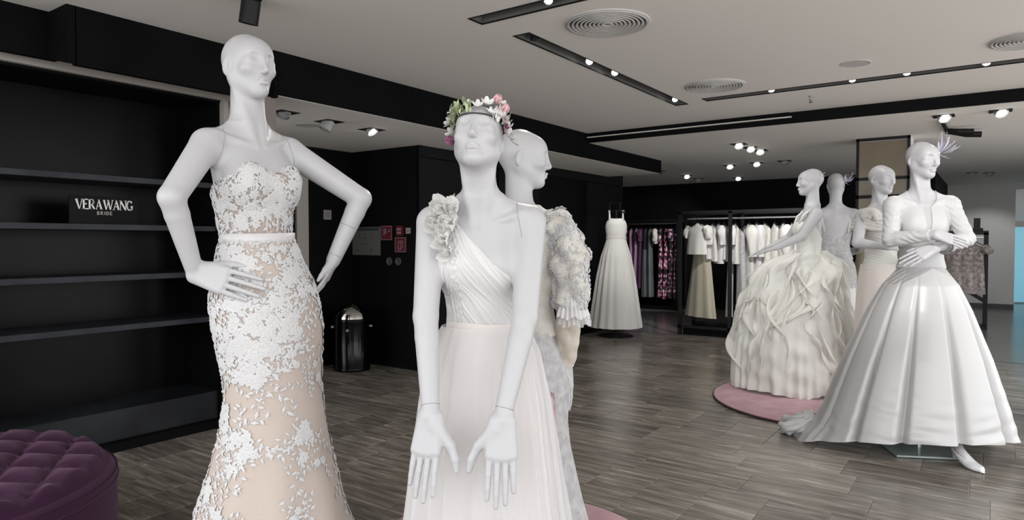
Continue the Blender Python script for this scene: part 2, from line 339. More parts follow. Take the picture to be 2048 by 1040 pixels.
# ceiling further back
struct(box_obj('ceiling', (-7, 2.2, 6.96, 18.6, FC, 2.70), M['plaster']))
struct(box_obj('trim_6', (-3.86, 2.2, 6.935, 6.96, FC, HC+0.1), M['black']))
m = MB(); m.add([(-3.86, 6.90, 2.505), (-1.62, 6.90, 2.505), (-1.62, 7.9, FC-.001), (-3.86, 7.9, FC-.001), (-3.86, 6.90, 2.512), (-1.62, 6.90, 2.512), (-1.62, 7.9, FC+.02), (-3.86, 7.9, FC+.02)],
                [(3, 2, 1, 0), (4, 5, 6, 7), (0, 1, 5, 4), (1, 2, 6, 5), (2, 3, 7, 6), (3, 0, 4, 7)])
struct(m.build('ceiling', M['plaster']))
struct(box_obj('trim_7', (-3.86, -1.64, 6.915, 6.936, 2.512, HC+0.1), M['black']))
# walls
struct(box_obj('wall_left', (WL-0.15, WL, 2.6, 5.15, 0, LC), M['black']))
struct(box_obj('wall_recess', (WL, -4.72, 5.0, 5.15, 0, LC), M['black']))
wb = struct(box_obj('wall_block', (-6.6, -4.735, 5.15, 9.55, 0, 2.60), M['black']))
for i, (y0, y1, z0, z1) in enumerate([(5.0, 6.30, 0.07, 2.15), (6.32, 7.18, 0.07, 2.15), (8.42, 9.55, 0.07, 2.15), (5.0, 9.55, 2.16, 2.60)]):
    box_obj('wall_panel', (-4.74, -4.70, y0, y1, z0, z1), M['panel'], wb, 0.003)
struct(box_obj('baseboard_block', (-4.74, -4.695, 5.0, 9.55, 0, 0.065), M['black']))
struct(box_obj('baseboard_recess', (WL, -4.72, 4.985, 5.0, 0, 0.065), M['black']))
struct(box_obj('wall_back', (-6.8, -0.80, 12.9, 13.05, 0, FC), M['black']))
struct(box_obj('wall_side', (-6.75, -6.6, 9.4, 12.9, 0, FC), M['black']))
struct(box_obj('wall_corner', (-0.95, -0.80, 13.05, 16.3, 0, FC), M['black']))
struct(box_obj('wall_far', (-0.95, 0.31, 16.3, 16.45, 0, FC), M['white_wall']))
struct(box_obj('wall_lintel', (0.31, 2.2, 16.3, 16.45, 2.32, FC), M['white_wall']))
struct(box_obj('baseboard_far', (-0.80, 0.31, 16.28, 16.3, 0, 0.09), M['grey']))
w1 = struct(box_obj('window_1', (0.15, 1.6, 17.9, 17.95, 0.03, 1.62), M['daylight']))
box_obj('window_frame', (0.15, 1.6, 17.86, 17.9, 1.62, 1.74), M['trim'], w1); box_obj('mullion', (0.62, 0.68, 17.85, 17.9, 0.0, 1.62), M['trim'], w1)
struct(box_obj('wall_passage', (-0.6, 2.0, 18.2, 18.3, 0, FC), M['white_wall']))
struct(box_obj('wall_light_block', (2.2, 2.3, 11.0, 18.6, 0, FC), M['white_wall']))  # unseen wall added to keep the world glow off the far end
d1 = struct(box_obj('door_1', (WL, WL+0.03, 3.30, 4.24, 0, 2.2), M['panel']))
box_obj('door_jamb', (WL, WL+0.05, 4.25, 4.31, 0, 2.24), M['trim'], d1, 0.003); box_obj('door_architrave', (WL, WL+0.035, 4.315, 4.40, 0, 2.25), M['trim'], d1, 0.003)
# bronze panelled pillar
p = thing('pillar', 'bronze mirror panelled pillar with black bars behind the mannequin heads', 'pillar', (-1.02, 8.62, 0))
box_obj('core', (-0.25, 0.26, -0.155, 0.2, 0, FC), M['white_wall'], p)
for z0, z1 in ((2.02, 2.41), (1.82, 1.98), (1.30, 1.78), (0.62, 1.27), (0.05, 0.58)): box_obj('mirror_panel', (-0.235, 0.235, -0.175, -0.155, z0, z1), M['bronze'], p, 0.002)
for z in (2.42, 1.985, 1.785, 1.27, 0.58, 0.0): box_obj('bar', (-0.262, 0.262, -0.185, -0.155, z, z+(0.03 if z != 1.785 else 0.035)), M['blackmetal'], p)
for x in (-0.262, 0.236): box_obj('upright', (x, x+0.026, -0.185, -0.155, 0, FC), M['blackmetal'], p)

# ------------------------------------------------------------------ black shelving cabinet
c = thing('shelving_cabinet', 'tall black open shelving cabinet along the left wall', 'cabinet', (-4.45, 1.4, 0))
X0 = -0.42; Y0 = -1.7; Y1 = 1.3
box_obj('back_panel', (X0-0.02, X0, Y0, Y1, 0, 2.30), M['gloss'], c); box_obj('side_panel', (X0, 0.02, Y1-0.03, Y1, 0, 2.30), M['black'], c)
box_obj('side_panel', (X0, 0.0, Y0, Y0+0.03, 0, 2.30), M['black'], c)
for z in (1.675, 1.375, 1.06, 0.745): box_obj('shelf', (X0, 0.0, Y0+0.03, Y1-0.03, z, z+0.034), M['shelf'], c, 0.003)
box_obj('plinth', (X0, -0.005, Y0+0.03, Y1-0.03, 0.06, 0.25), M['plinth'], c, 0.003); box_obj('kick_board', (X0, 0.05, Y0, Y1, 0.0, 0.06), M['black'], c, 0.003)
box_obj('top_trim', (0.03, 0.07, Y0, Y1+0.05, 2.285, 2.345), M['trim'], c, 0.003); box_obj('top_panel', (X0, 0.03, Y0, Y1, 2.27, 2.33), M['black'], c); box_obj('jamb_trim', (0.02, 0.07, Y1-0.01, Y1+0.03, 0.06, 2.285), M['trim'], c, 0.003)
# lettered sign on the second shelf
sg = thing('shelf_sign', 'small black sign with white serif lettering on the shelf', 'sign', (-4.52, 1.97, 1.409))
box_obj('plate', (-0.012, 0.0, -0.20, 0.20, 0.0, 0.175), M['panel'], sg, 0.003)
def stroke(m, a, b, wa, wb, sx, ox, oz, hgt):
    # tapered stroke with flat top and bottom, letter units -> local y,z on the plate face
    ax, ay = a; bx, by = b
    if abs(ay-by) > 0.05: P = [(ax-wa/2, ay), (ax+wa/2, ay), (bx+wb/2, by), (bx-wb/2, by)]
    else: P = [(ax, ay-wa/2), (ax, ay+wa/2), (bx, by+wb/2), (bx, by-wb/2)]
    V = [(0.0005, ox+x*sx, oz+y_*hgt) for x, y_ in P]+[(0.003, ox+x*sx, oz+y_*hgt) for x, y_ in P]
    m.add(V, [(0, 1, 2, 3), (7, 6, 5, 4), (0, 4, 5, 1), (1, 5, 6, 2), (2, 6, 7, 3), (3, 7, 4, 0)])
T_, t_ = 0.20, 0.075
def arc(cx, cy, rx, ry, a0, a1, w0, w1, n=12):
    P = [(cx+rx*math.cos(math.radians(a0+(a1-a0)*i/n)), cy+ry*math.sin(math.radians(a0+(a1-a0)*i/n))) for i in range(n+1)]
    return [(P[i], P[i+1], w0+(w1-w0)*abs(math.cos(math.radians(a0+(a1-a0)*(i+.5)/n)))) for i in range(n)]
def seg(m, a, b, w, sx, ox, oz, h):   # constant width segment, any direction
    d = Vector((b[0]-a[0], b[1]-a[1])); d.normalize(); nx, ny = -d.y*w/2, d.x*w/2; e = 0.02
    P = [(a[0]+nx-d.x*e, a[1]+ny-d.y*e), (b[0]+nx+d.x*e, b[1]+ny+d.y*e), (b[0]-nx+d.x*e, b[1]-ny+d.y*e), (a[0]-nx-d.x*e, a[1]-ny-d.y*e)]
    V = [(0.0005, ox+x*sx, oz+y_*h) for x, y_ in P]+[(0.003, ox+x*sx, oz+y_*h) for x, y_ in P]
    m.add(V, [(0, 3, 2, 1), (4, 5, 6, 7), (0, 1, 5, 4), (1, 2, 6, 5), (2, 3, 7, 6), (3, 0, 4, 7)])
LET = {
 'V': (0.95, [((0.13, 1), (0.50, 0), 0.26, 0.12), ((0.86, 1), (0.52, 0), 0.07, 0.08), ((0.0, .975), (0.32, .975), .05, .05), ((0.74, .975), (0.98, .975), .05, .05)], []),
 'E': (0.78, [((0.17, 1), (0.17, 0), 0.21, 0.21), ((0.02, .965), (0.68, .965), .07, .10), ((0.02, .035), (0.74, .035), .07, .11), ((0.2, .52), (0.52, .52), .07, .16)], []),
 'R': (0.92, [((0.17, 1), (0.17, 0), 0.21, 0.21), ((0.02, .97), (0.45, .97), .06, .06), ((0.02, .03), (0.34, .03), .06, .06), ((0.2, .48), (0.45, .48), .06, .06), ((0.42, .48), (0.80, 0), .20, .24), ((0.7, .03), (0.95, .03), .06, .06)], arc(.43, .725, .22, .245, -90, 90, .07, .2)),
 'A': (0.95, [((0.50, 1), (0.14, 0), .06, .07), ((0.46, 1), (0.80, 0), .14, .25), ((0.28, .33), (0.66, .33), .06, .06), ((0.0, .03), (0.26, .03), .05, .05), ((0.64, .03), (0.97, .03), .05, .05)], []),
 'W': (1.36, [((0.13, 1), (0.42, 0), .24, .11), ((0.72, 1), (0.43, 0), .07, .08), ((0.66, 1), (0.95, 0), .22, .11), ((1.26, 1), (0.97, 0), .07, .08), ((0.0, .975), (0.3, .975), .05, .05), ((1.14, .975), (1.38, .975), .05, .05)], []),
 'N': (0.98, [((0.14, 1), (0.14, 0), .07, .07), ((0.12, 1), (0.84, 0), .26, .20), ((0.84, 1), (0.84, 0), .07, .07), ((0.0, .03), (0.28, .03), .05, .05), ((0.0, .975), (0.2, .975), .05, .05), ((0.70, .975), (0.98, .975), .05, .05)], []),
 'G': (0.95, [((0.76, .42), (0.76, .06), .2, .2), ((0.58, .44), (0.92, .44), .05, .05)], arc(.47, .5, .36, .46, 40, 320, .08, .22, 18)),
 ' ': (0.12, [], []),
}
word = 'VERA WANG'; H_ = 0.062; tot = sum(LET[ch][0]*0.93 for ch in word); sx = 0.335/tot; x = -0.168
for ch in word:
    w, st, ar = LET[ch]; m = MB()
    for a, b, wa, wb in st: stroke(m, a, b, wa, wb, sx, x, 0.092, H_)
    for a, b, w_ in ar: seg(m, a, b, w_, sx, x, 0.092, H_)
    if st: m.build('letter', M['letter'], sg)
    x += w*0.93*sx
x = -0.046; h = 0.020
B_ = {'B': [((.1, 0), (.1, 1)), ((.1, 1), (.5, .97)), ((.5, .97), (.6, .75)), ((.6, .75), (.1, .52)), ((.1, .52), (.65, .3)), ((.65, .3), (.5, .03)), ((.5, .03), (.1, 0))],
      'R': [((.1, 0), (.1, 1)), ((.1, 1), (.5, .97)), ((.5, .97), (.6, .72)), ((.6, .72), (.1, .5)), ((.3, .5), (.65, 0))], 'I': [((.2, 0), (.2, 1))],
      'D': [((.1, 0), (.1, 1)), ((.1, 1), (.5, .9)), ((.5, .9), (.7, .5)), ((.7, .5), (.5, .1)), ((.5, .1), (.1, 0))], 'E': [((.1, 0), (.1, 1)), ((.1, 1), (.6, 1)), ((.1, .5), (.5, .5)), ((.1, 0), (.6, 0))]}
for ch, w in zip('BRIDE', (1, 1, .6, 1.05, .9)):
    m = MB()
    for a, b in B_[ch]: seg(m, a, b, .17, 0.021, x, 0.060, h)
    m.build('letter', M['letter2'], sg); x += w*0.0205

# ------------------------------------------------------------------ ceiling fittings
def ring_vent(lab, x, y, r, z):
    t = thing('round_vent', lab, 'vent', (x, y, z), 0, 'round ceiling vents')
    MB().lathe([(r, 0.0), (r, -0.006), (r-0.02, -0.008), (r-0.02, 0.0)], 48, cap=False).build('rim', M['vent'], t, True)
    MB().lathe([(0.001, -0.001), (r-0.01, -0.001)], 48, cap=False).build('backing', M['ventgap'], t)
    n = 9
    for i in range(n):
        q = 0.02+(r-0.05)*i/(n-1)
        MB().lathe([(q, -0.002), (q+0.006, -0.012), (q+0.017, -0.012), (q+0.012, -0.002)], 40, cap=False).build('louvre_ring', M['vent'], t, True)
ring_vent('large round louvred vent in the ceiling, nearest the camera', -1.83, 3.51, 0.245, HC)
ring_vent('round louvred vent between the two dark light channels', -1.85, 5.40, 0.235, HC)
ring_vent('round louvred vent cut by the right edge of the frame', 0.17, 5.30, 0.23, HC)
for lab, x, y, r, z in [('flat round ceiling speaker above the thin light channel', -0.82, 5.31, 0.10, HC), ('flat round ceiling speaker on the left soffit', -4.66, 3.62, 0.105, LC)]:
    t = thing('ceiling_speaker', lab, 'speaker', (x, y, z), 0, 'flush ceiling speakers')
    MB().lathe([(r, 0), (r, -0.003), (r-0.008, -0.005), (r-0.01, -0.002)], 40, cap=False).build('rim', M['vent'], t, True)
    MB().lathe([(0.0005, -0.003), (r-0.01, -0.003)], 40, cap=False).build('grille', M['ventgap' if False else 'vent'], t)
t = thing('sprinkler', 'small ceiling sprinkler head below the thin light channel', 'sprinkler', (-1.31, 6.26, HC))
MB().lathe([(0.022, 0), (0.022, -0.006), (0.008, -0.01), (0.008, -0.03), (0.016, -0.034), (0.016, -0.038)], 16).build('body', M['lampoff'], t, True)
MB().lathe([(0.003, -0.038), (0.003, -0.052), (0.018, -0.054), (0.018, -0.056)], 16).build('deflector', M['grey'], t, True)

def spot_fixture(lab, p, aim, lit=True, r=0.026, L=0.075):
    t = thing('spotlight', lab, 'spotlight', p, 0, 'track spotlights')
    d = (Vector(aim)-Vector(p)).normalized()
    hs_ = MB().tube([-d*L*0.62, -d*L*0.6, d*L*0.40, d*L*0.42], [r*0.7, r, r, r], 20, False).build('housing', M['blackmetal'], t, False)
    MB().tube([d*L*0.30, d*L*0.33], [r*0.92, r*0.92], 20).build('lens', M['lamp' if lit else 'lampoff'], hs_)
    MB().tube([(0, 0, 0.02), (0, 0, 0.055 if p[2] > 2.4 else 0.02)], 0.008, 8).build('stem', M['blackmetal'], t)
SP = ['spotlight glaring in the channel at the top edge of the picture', 'dark spotlight at the near end of the long channel', 'spotlight in the long channel, second from its near end',
      'spotlight in the long channel, third from its near end', 'bright spotlight at the far end of the long channel', 'brightest spotlight at the left of the thin channel',
      'spotlight in the thin channel above the ruffled gown', 'spotlight in the thin channel, third from its left end', 'spotlight in the thin channel nearest the right edge']
SPOS = [(-1.93, 3.05), (-2.35, 3.54), (-2.35, 4.24), (-2.35, 4.63), (-2.35, 5.80), (-1.54, 5.885), (-0.93, 5.885), (-0.56, 5.885), (-0.07, 5.885)]
SAIM = [(-1.55, 1.0, 1.0), (-2.9, 4.2, 1.0), (-1.6, 2.6, 1.2), (-1.5, 2.8, 1.2), (-1.2, 3.8, .9), (-1.1, 4.6, 1.0), (-.6, 4.6, 1.0), (-.35, 4.6, 1.0), (-.05, 4.5, .9)]
for lab, (x, y), a in zip(SP, SPOS, SAIM): spot_fixture(lab, (x, y, HC+0.03), a, lab.split()[0] != 'dark')
t = thing('cylinder_spotlight', 'black cylinder spotlight hanging at the top left of the picture', 'spotlight', (-3.12, 2.08, HC))
T = Matrix.Rotation(math.radians(14), 4, 'Y')
MB().tube([T @ Vector((0, 0, -0.01)), T @ Vector((0, 0, -0.02)), T @ Vector((0, 0, -0.135)), T @ Vector((0, 0, -0.13))], [0.04, 0.048, 0.048, 0.04], 28).build('housing', M['blackmetal'], t, False)
MB().lathe([(0.05, 0), (0.05, -0.012)], 24).build('canopy', M['blackmetal'], t)
def downlight(lab, x, y, z, s=0.075, lit=True, tilt=(0.3, -0.6), drop=0.0, grp='square downlights'):
    t = thing('downlight', lab, 'downlight', (x, y, z), 0, grp)
    MB().box(-s, s, -s, s, -0.004, 0.0).build('frame', M['blackmetal'], t)
    d = Vector((tilt[0], tilt[1], -1)).normalized(); r = s*0.62
    hs_ = MB().tube([Vector((0, 0, 0)), d*(0.028+drop), d*(0.03+drop)], [r, r, r*0.95], 20, False).build('housing', M['lampoff'], t, False)
    MB().tube([d*(0.018+drop), d*(0.022+drop)], [r*0.7, r*0.7], 20).build('lens', M['lamp' if lit else 'lampoff'], hs_)
downlight('square downlight beside the tall mannequin\'s neck on the left soffit', -4.35, 3.16, LC, 0.085, False)
downlight('square downlight with its grey lamp tipped out of the left soffit', -4.38, 3.61, LC, 0.085, False, (-0.2, -0.5), 0.05)
downlight('square downlight with a lit slit, farthest of three on the left soffit', -4.40, 4.08, LC, 0.085, True, (0.75, 0.2))
downlight('square downlight between the flower crown heads and the dark wall', -4.30, 6.55, LC, 0.08, True, (0.4, -0.5))
FD = [(-0.40, 7.35, 1, 'lit downlight left of the two above the satin gown'), (0.02, 7.35, 1, 'lit downlight right of the two above the satin gown'),
      (-2.47, 8.05, 1, 'nearest of three clustered lit downlights above the clothes rack'), (-2.44, 8.42, 1, 'middle of three clustered lit downlights above the clothes rack'),
      (-2.42, 8.75, 1, 'farthest of three clustered lit downlights above the clothes rack'), (-3.26, 10.2, 1, 'round bright downlight left of the ruffled gown mannequin\'s head'),
      (-2.84, 10.1, 1, 'small lit downlight left of a darker one above the rack'), (-2.45, 10.1, 0, 'dim downlight nearest the ruffled gown mannequin\'s head'),
      (-4.45, 10.35, 0, 'dim downlight by the end of the black fascia'), (-4.35, 11.3, 1, 'lit downlight above the dark back wall, left'), (-4.4, 12.0, 0, 'unlit downlight above the dark back wall'),
      (-3.75, 12.2, 1, 'lit downlight above the dark back wall, right'), (-0.33, 13.6, 0, 'unlit downlight by the far white wall, left'), (-0.10, 13.8, 0, 'unlit downlight by the far white wall, right')]
for x, y, lit, lab in FD: downlight(lab, x, y, FC, 0.085, bool(lit), (0.35, -0.75), 0.01, 'downlights at the back')
t = thing('track_light', 'black ceiling track with twin lamps behind the fascinator', 'track light', (-0.42, 8.3, FC))
MB().box(-0.015, 0.015, -0.75, 0.1, -0.03, 0).build('track', M['blackmetal'], t)
for yy, xx in ((-0.2, 0.1), (0.05, 0.16)): MB().tube([(0, yy, -0.02), (xx, yy, -0.05), (xx+0.13, yy+0.02, -0.06)], [0.012, 0.03, 0.03], 12).build('lamp_head', M['blackmetal'], t)

# ------------------------------------------------------------------ recess: signs, switch, bin
def wallbox(name, m, x0, x1, z0, z1, lab, cat, dpt=0.008): 
    o = thing(name, lab, cat, ((x0+x1)/2, 5.0, (z0+z1)/2)); box_obj('plate', (-(x1-x0)/2, (x1-x0)/2, -dpt, 0, -(z1-z0)/2, (z1-z0)/2), M[m], o, 0.001); return o
def mark(o, m, segs, w, dy=-0.0095):
    b = MB()
    for (a, c), (d, e) in segs:
        v = Vector((d-a, e-c)); v.normalize(); nx, nz = -v.y*w/2, v.x*w/2
        b.add([(a+nx, dy, c+nz), (d+nx, dy, e+nz), (d-nx, dy, e-nz), (a-nx, dy, c-nz), (a+nx, -0.007, c+nz), (d+nx, -0.007, e+nz), (d-nx, -0.007, e-nz), (a-nx, -0.007, c-nz)],
              [(0, 1, 2, 3), (7, 6, 5, 4), (0, 4, 5, 1), (1, 5, 6, 2), (2, 6, 7, 3), (3, 7, 4, 0)])
    b.build('print', M[m], o)
def border(o, hx, hz, m, w=0.008): mark(o, m, [((-hx, hz), (hx, hz)), ((-hx, -hz), (hx, -hz)), ((-hx, -hz), (-hx, hz)), ((hx, -hz), (hx, hz))], w)
o = wallbox('escape_plan', 'plangrey', WL+0.01, -5.26, 1.16, 1.46, 'grey escape route floor plan on the black wall', 'floor plan')
mark(o, 'plandark', [((-0.2, 0.125), (0.195, 0.125))], 0.03); mark(o, 'plandark', [((-0.12, 0.03), (0.02, 0.03)), ((-0.1, 0.09), (-0.1, 0.03)), ((-0.02, 0.09), (-0.02, 0.03)), ((0.1, 0.06), (0.1, 0.0))], 0.004)
mark(o, 'plandark', [((0.07, -0.1), (0.09, -0.1))], 0.03); mark(o, 'grey', [((-0.1, -0.03), (0.03, -0.03)), ((-0.06, -0.09), (-0.06, -0.02)), ((0.03, -0.09), (0.03, -0.02))], 0.006); mark(o, 'grey', [((-0.15, -0.1), (-0.12, -0.1))], 0.02)
o = wallbox('fire_sign', 'red', -5.25, -5.085, 1.32, 1.47, 'red fire alarm sign with hand pressing a button', 'sign'); border(o, 0.077, 0.07, 'signwhite', 0.006)
mark(o, 'signwhite', [((-0.035, 0.045), (-0.035, -0.03)), ((-0.02, 0.045), (-0.02, -0.01)), ((-0.005, 0.045), (-0.005, -0.01)), ((-0.045, 0.03), (0.0, 0.03)), ((0.03, 0.03), (0.055, 0.02)), ((0.03, 0.01), (0.055, 0.02))], 0.010)
o = wallbox('fire_sign', 'red', -5.045, -4.885, 1.195, 1.35, 'red fire extinguisher sign with white cylinder symbol', 'sign'); border(o, 0.074, 0.072, 'signwhite', 0.006)
mark(o, 'signwhite', [((-0.03, 0.02), (-0.03, -0.05)), ((-0.03, -0.05), (0.0, -0.055)), ((0.0, -0.055), (0.005, 0.02)), ((-0.03, 0.02), (-0.012, 0.04)), ((-0.012, 0.04), (0.005, 0.02)), ((0.005, 0.035), (0.03, 0.04)), ((0.03, 0.04), (0.035, 0.0)), ((0.035, 0.0), (0.015, -0.04))], 0.008)
o = wallbox('call_point', 'red', -5.005, -4.92, 1.365, 1.465, 'small red fire call point with pale centre on the black wall', 'call point', 0.03); mark(o, 'signwhite', [((-0.028, 0.015), (0.028, 0.015))], 0.022, -0.032); mark(o, 'signwhite', [((-0.028, -0.02), (0.028, -0.02))], 0.022, -0.032)
o = wallbox('wall_switch', 'switch', -4.885, -4.825, 1.385, 1.445, 'small white wall switch right of the red call point', 'switch', 0.012); mark(o, 'signwhite', [((-0.015, 0), (0.015, 0))], 0.03, -0.014)
for x, w in ((-5.13, 'left'), (-5.0, 'right')):
    o = thing('wall_socket', f'round grey wall socket, {w} one of the pair', 'socket', (x, 5.0, 1.10), 0, 'round sockets under the fire signs'); T = Matrix.Rotation(math.radians(90), 4, 'X')
    m = MB().lathe([(0.043, 0), (0.043, 0.008), (0.036, 0.012), (0.030, 0.006), (0.0005, 0.006)], 24); m.V = [tuple(T @ Vector(v)) for v in m.V]; m.build('cover', M['grey'], o, True)
    m = MB(); 
    for q in (-0.01, 0.01): m.box(q-0.003, q+0.003, -0.009, -0.006, -0.003, 0.003)
    m.build('hole', M['plandark'], o)
o = thing('light_switch', 'white square light switch alone on the dark recess wall', 'switch', (WL, 4.66, 1.585))
box_obj('plate', (0, 0.01, -0.05, 0.05, -0.05, 0.05), M['switch'], o, 0.002); box_obj('rocker', (0.01, 0.014, -0.03, 0.03, -0.03, 0.03), M['signwhite'], o, 0.001)
b = thing('waste_bin', 'black bullet shaped waste bin with chrome dome lid', 'bin', (-5.33, 4.66, 0))
MB().lathe([(0.17, 0), (0.185, 0.004), (0.185, 0.03), (0.18, 0.035), (0.18, 0.50), (0.182, 0.505)], 40).build('body', M['blackgloss'], b, True)
MB().lathe([(0.183, 0.505)]+[(0.18*math.cos(a), 0.51+0.165*math.sin(a)) for a in np.linspace(0, 1.52, 12)], 40).build('dome_lid', M['blackgloss'], b, True)
th = np.linspace(math.radians(-75), math.radians(-5), 14); al = np.linspace(0.12, 1.25, 9)   # polished push flap set into the dome
V = [(0.1825*math.cos(a_)*math.cos(t_2), 0.1825*math.cos(a_)*math.sin(t_2), 0.51+0.1675*math.sin(a_)) for a_ in al for t_2 in th]
quads('push_flap', V, [(i*14+j, i*14+j+1, (i+1)*14+j+1, (i+1)*14+j) for i in range(8) for j in range(13)], M['chrome'], b)
for a in (-130, 50): 
    v = Vector((math.cos(math.radians(a)), math.sin(math.radians(a)), 0)); MB().tube([v*0.17+Vector((0, 0, .44)), v*0.205+Vector((0, 0, .44))], 0.014, 12).build('handle_stud', M['steel'], b)
v = Vector((math.cos(math.radians(-55)), math.sin(math.radians(-55)), 0)); MB().tube([v*0.178+Vector((0, 0, .42)), v*0.186+Vector((0, 0, .42))], [0.018, 0.012], 12).build('badge', M['steel'], b)
o = thing('framed_panel', 'brown framed panel on the dark wall behind the profile head', 'panel', (-4.70, 6.86, 1.66))
box_obj('panel', (0, 0.01, -0.2, 0.2, -0.13, 0.13), M['taupe'], o)
for q in ((-0.22, 0.22, 0.13, 0.15), (-0.22, 0.22, -0.15, -0.13), (-0.22, -0.2, -0.15, 0.15), (0.2, 0.22, -0.15, 0.15)): box_obj('frame_bar', (0, 0.02, *q), M['blackmetal'], o)

# ------------------------------------------------------------------ tufted ottoman
ot = thing('ottoman', 'round tufted purple velvet ottoman in the left foreground', 'ottoman', (-3.28, 0.70, 0))
R_, n1, n2 = 0.70, 150, 60
TUFT = 0.155
def tuft(x, y):   # diamond tufting: deep dips on a staggered lattice with creases between
    u = x/TUFT; v = y/(TUFT*0.62); best = 0
    h = np.minimum(np.abs(np.sin(math.pi*(u+v)/2)), np.abs(np.sin(math.pi*(u-v)/2)))
    return h**0.55
rr = np.concatenate([np.linspace(0.002, 0.655, n2), 0.655+0.045*np.sin(np.linspace(0.12, math.pi/2, 10))]); a = np.linspace(0, 2*math.pi, n1, endpoint=False)
Rg, Ag = np.meshgrid(rr, a, indexing='ij'); Xg, Yg = Rg*np.cos(Ag), Rg*np.sin(Ag)
Zg = 0.385+0.042*tuft(Xg, Yg)*np.clip((0.68-Rg)/0.05, 0, 1)+0.02*np.clip((0.68-Rg)/0.05, 0, 1)
e = Rg > 0.655; Zg[e] = Zg[np.sum(~e[:, 0])-1].mean()-0.02 - 0.045*(1-np.sqrt(np.clip(1-((Rg[e]-0.655)/0.0451)**2, 0, 1)))*0.9
V = np.stack([Xg, Yg, Zg], -1).reshape(-1, 3); N = len(rr)
F = [(i*n1+j, i*n1+(j+1) % n1, (i+1)*n1+(j+1) % n1, (i+1)*n1+j) for i in range(N-1) for j in range(n1)]
F = [(p0, p3, p2_, p1) for p0, p1, p2_, p3 in F]
quads('tufted_top', V, [f[::-1] for f in F], M['velvet'], ot)
MB().lathe([(0.66, 0.0), (0.69, 0.01), (0.70, 0.05), (0.70, 0.33), (0.702, 0.37)], 72, cap=False).build('skirt', M['velvet'], ot, True)
MB().lathe([(0.698+0.008*math.cos(q), 0.338+0.008*math.sin(q)) for q in np.linspace(0, 2*math.pi, 9)], 72, cap=False).build('piping', M['velvet'], ot, True)
bt = None
for i in range(-5, 6):
    for j in range(-8, 9):
        if (i+j) % 2: continue
        x, y = i*TUFT, j*TUFT*0.62
        if math.hypot(x, y) > 0.60: continue
        if bt is None: o = MB().lathe([(0.002, 0.012), (0.008, 0.010), (0.011, 0.0)], 10).build('tuft_button', M['velvet'], ot, True); bt = o.data
        else: o = bpy.data.objects.new('tuft_button', bt); COL.objects.link(o); o.parent = ot
        o.location = (x, y, 0.400)
# ------------------------------------------------------------------ round rugs
def rug(lab, x, y, r):
    o = thing('round_rug', lab, 'rug', (x, y, 0), 0, 'round pink rugs')
    MB().lathe([(r-0.02, 0.0), (r, 0.003), (r, 0.014), (r-0.006, 0.0175)], 128, cap=False).build('binding', M['rugedge'], o, True)
    MB().lathe([(0.002, 0.020), (r-0.03, 0.020), (r-0.012, 0.0185), (r-0.006, 0.016)], 128).build('pile', M['rug'], o, True)
rug('large round pink rug under the ruffled gown', -1.03, 5.97, 0.96)
rug('round pink rug at the bottom edge, under the gown pair', -1.62, 2.28, 0.62)
# ------------------------------------------------------------------ smooth bodies: distance fields blended, then meshed
def p_cap(a, b, ra, rb):
    a = np.array(a, np.float32); b = np.array(b, np.float32); ab = b-a; L = float(ab@ab)+1e-12
    def f(x, y, z):
        t = np.clip(((x-a[0])*ab[0]+(y-a[1])*ab[1]+(z-a[2])*ab[2])/L, 0, 1)
        return np.sqrt((x-a[0]-t*ab[0])**2+(y-a[1]-t*ab[1])**2+(z-a[2]-t*ab[2])**2)-(ra+(rb-ra)*t)
    r = max(ra, rb); return f, np.minimum(a, b)-r, np.maximum(a, b)+r
def p_ell(c, r):
    c = np.array(c, np.float32); r = np.array(r, np.float32)
    def f(x, y, z):
        u, v, w = (x-c[0])/r[0], (y-c[1])/r[1], (z-c[2])/r[2]
        k0 = np.sqrt(u*u+v*v+w*w); k1 = np.sqrt((u/r[0])**2+(v/r[1])**2+(w/r[2])**2)+1e-6
        return k0*(k0-1)/k1
    return f, c-r, c+r
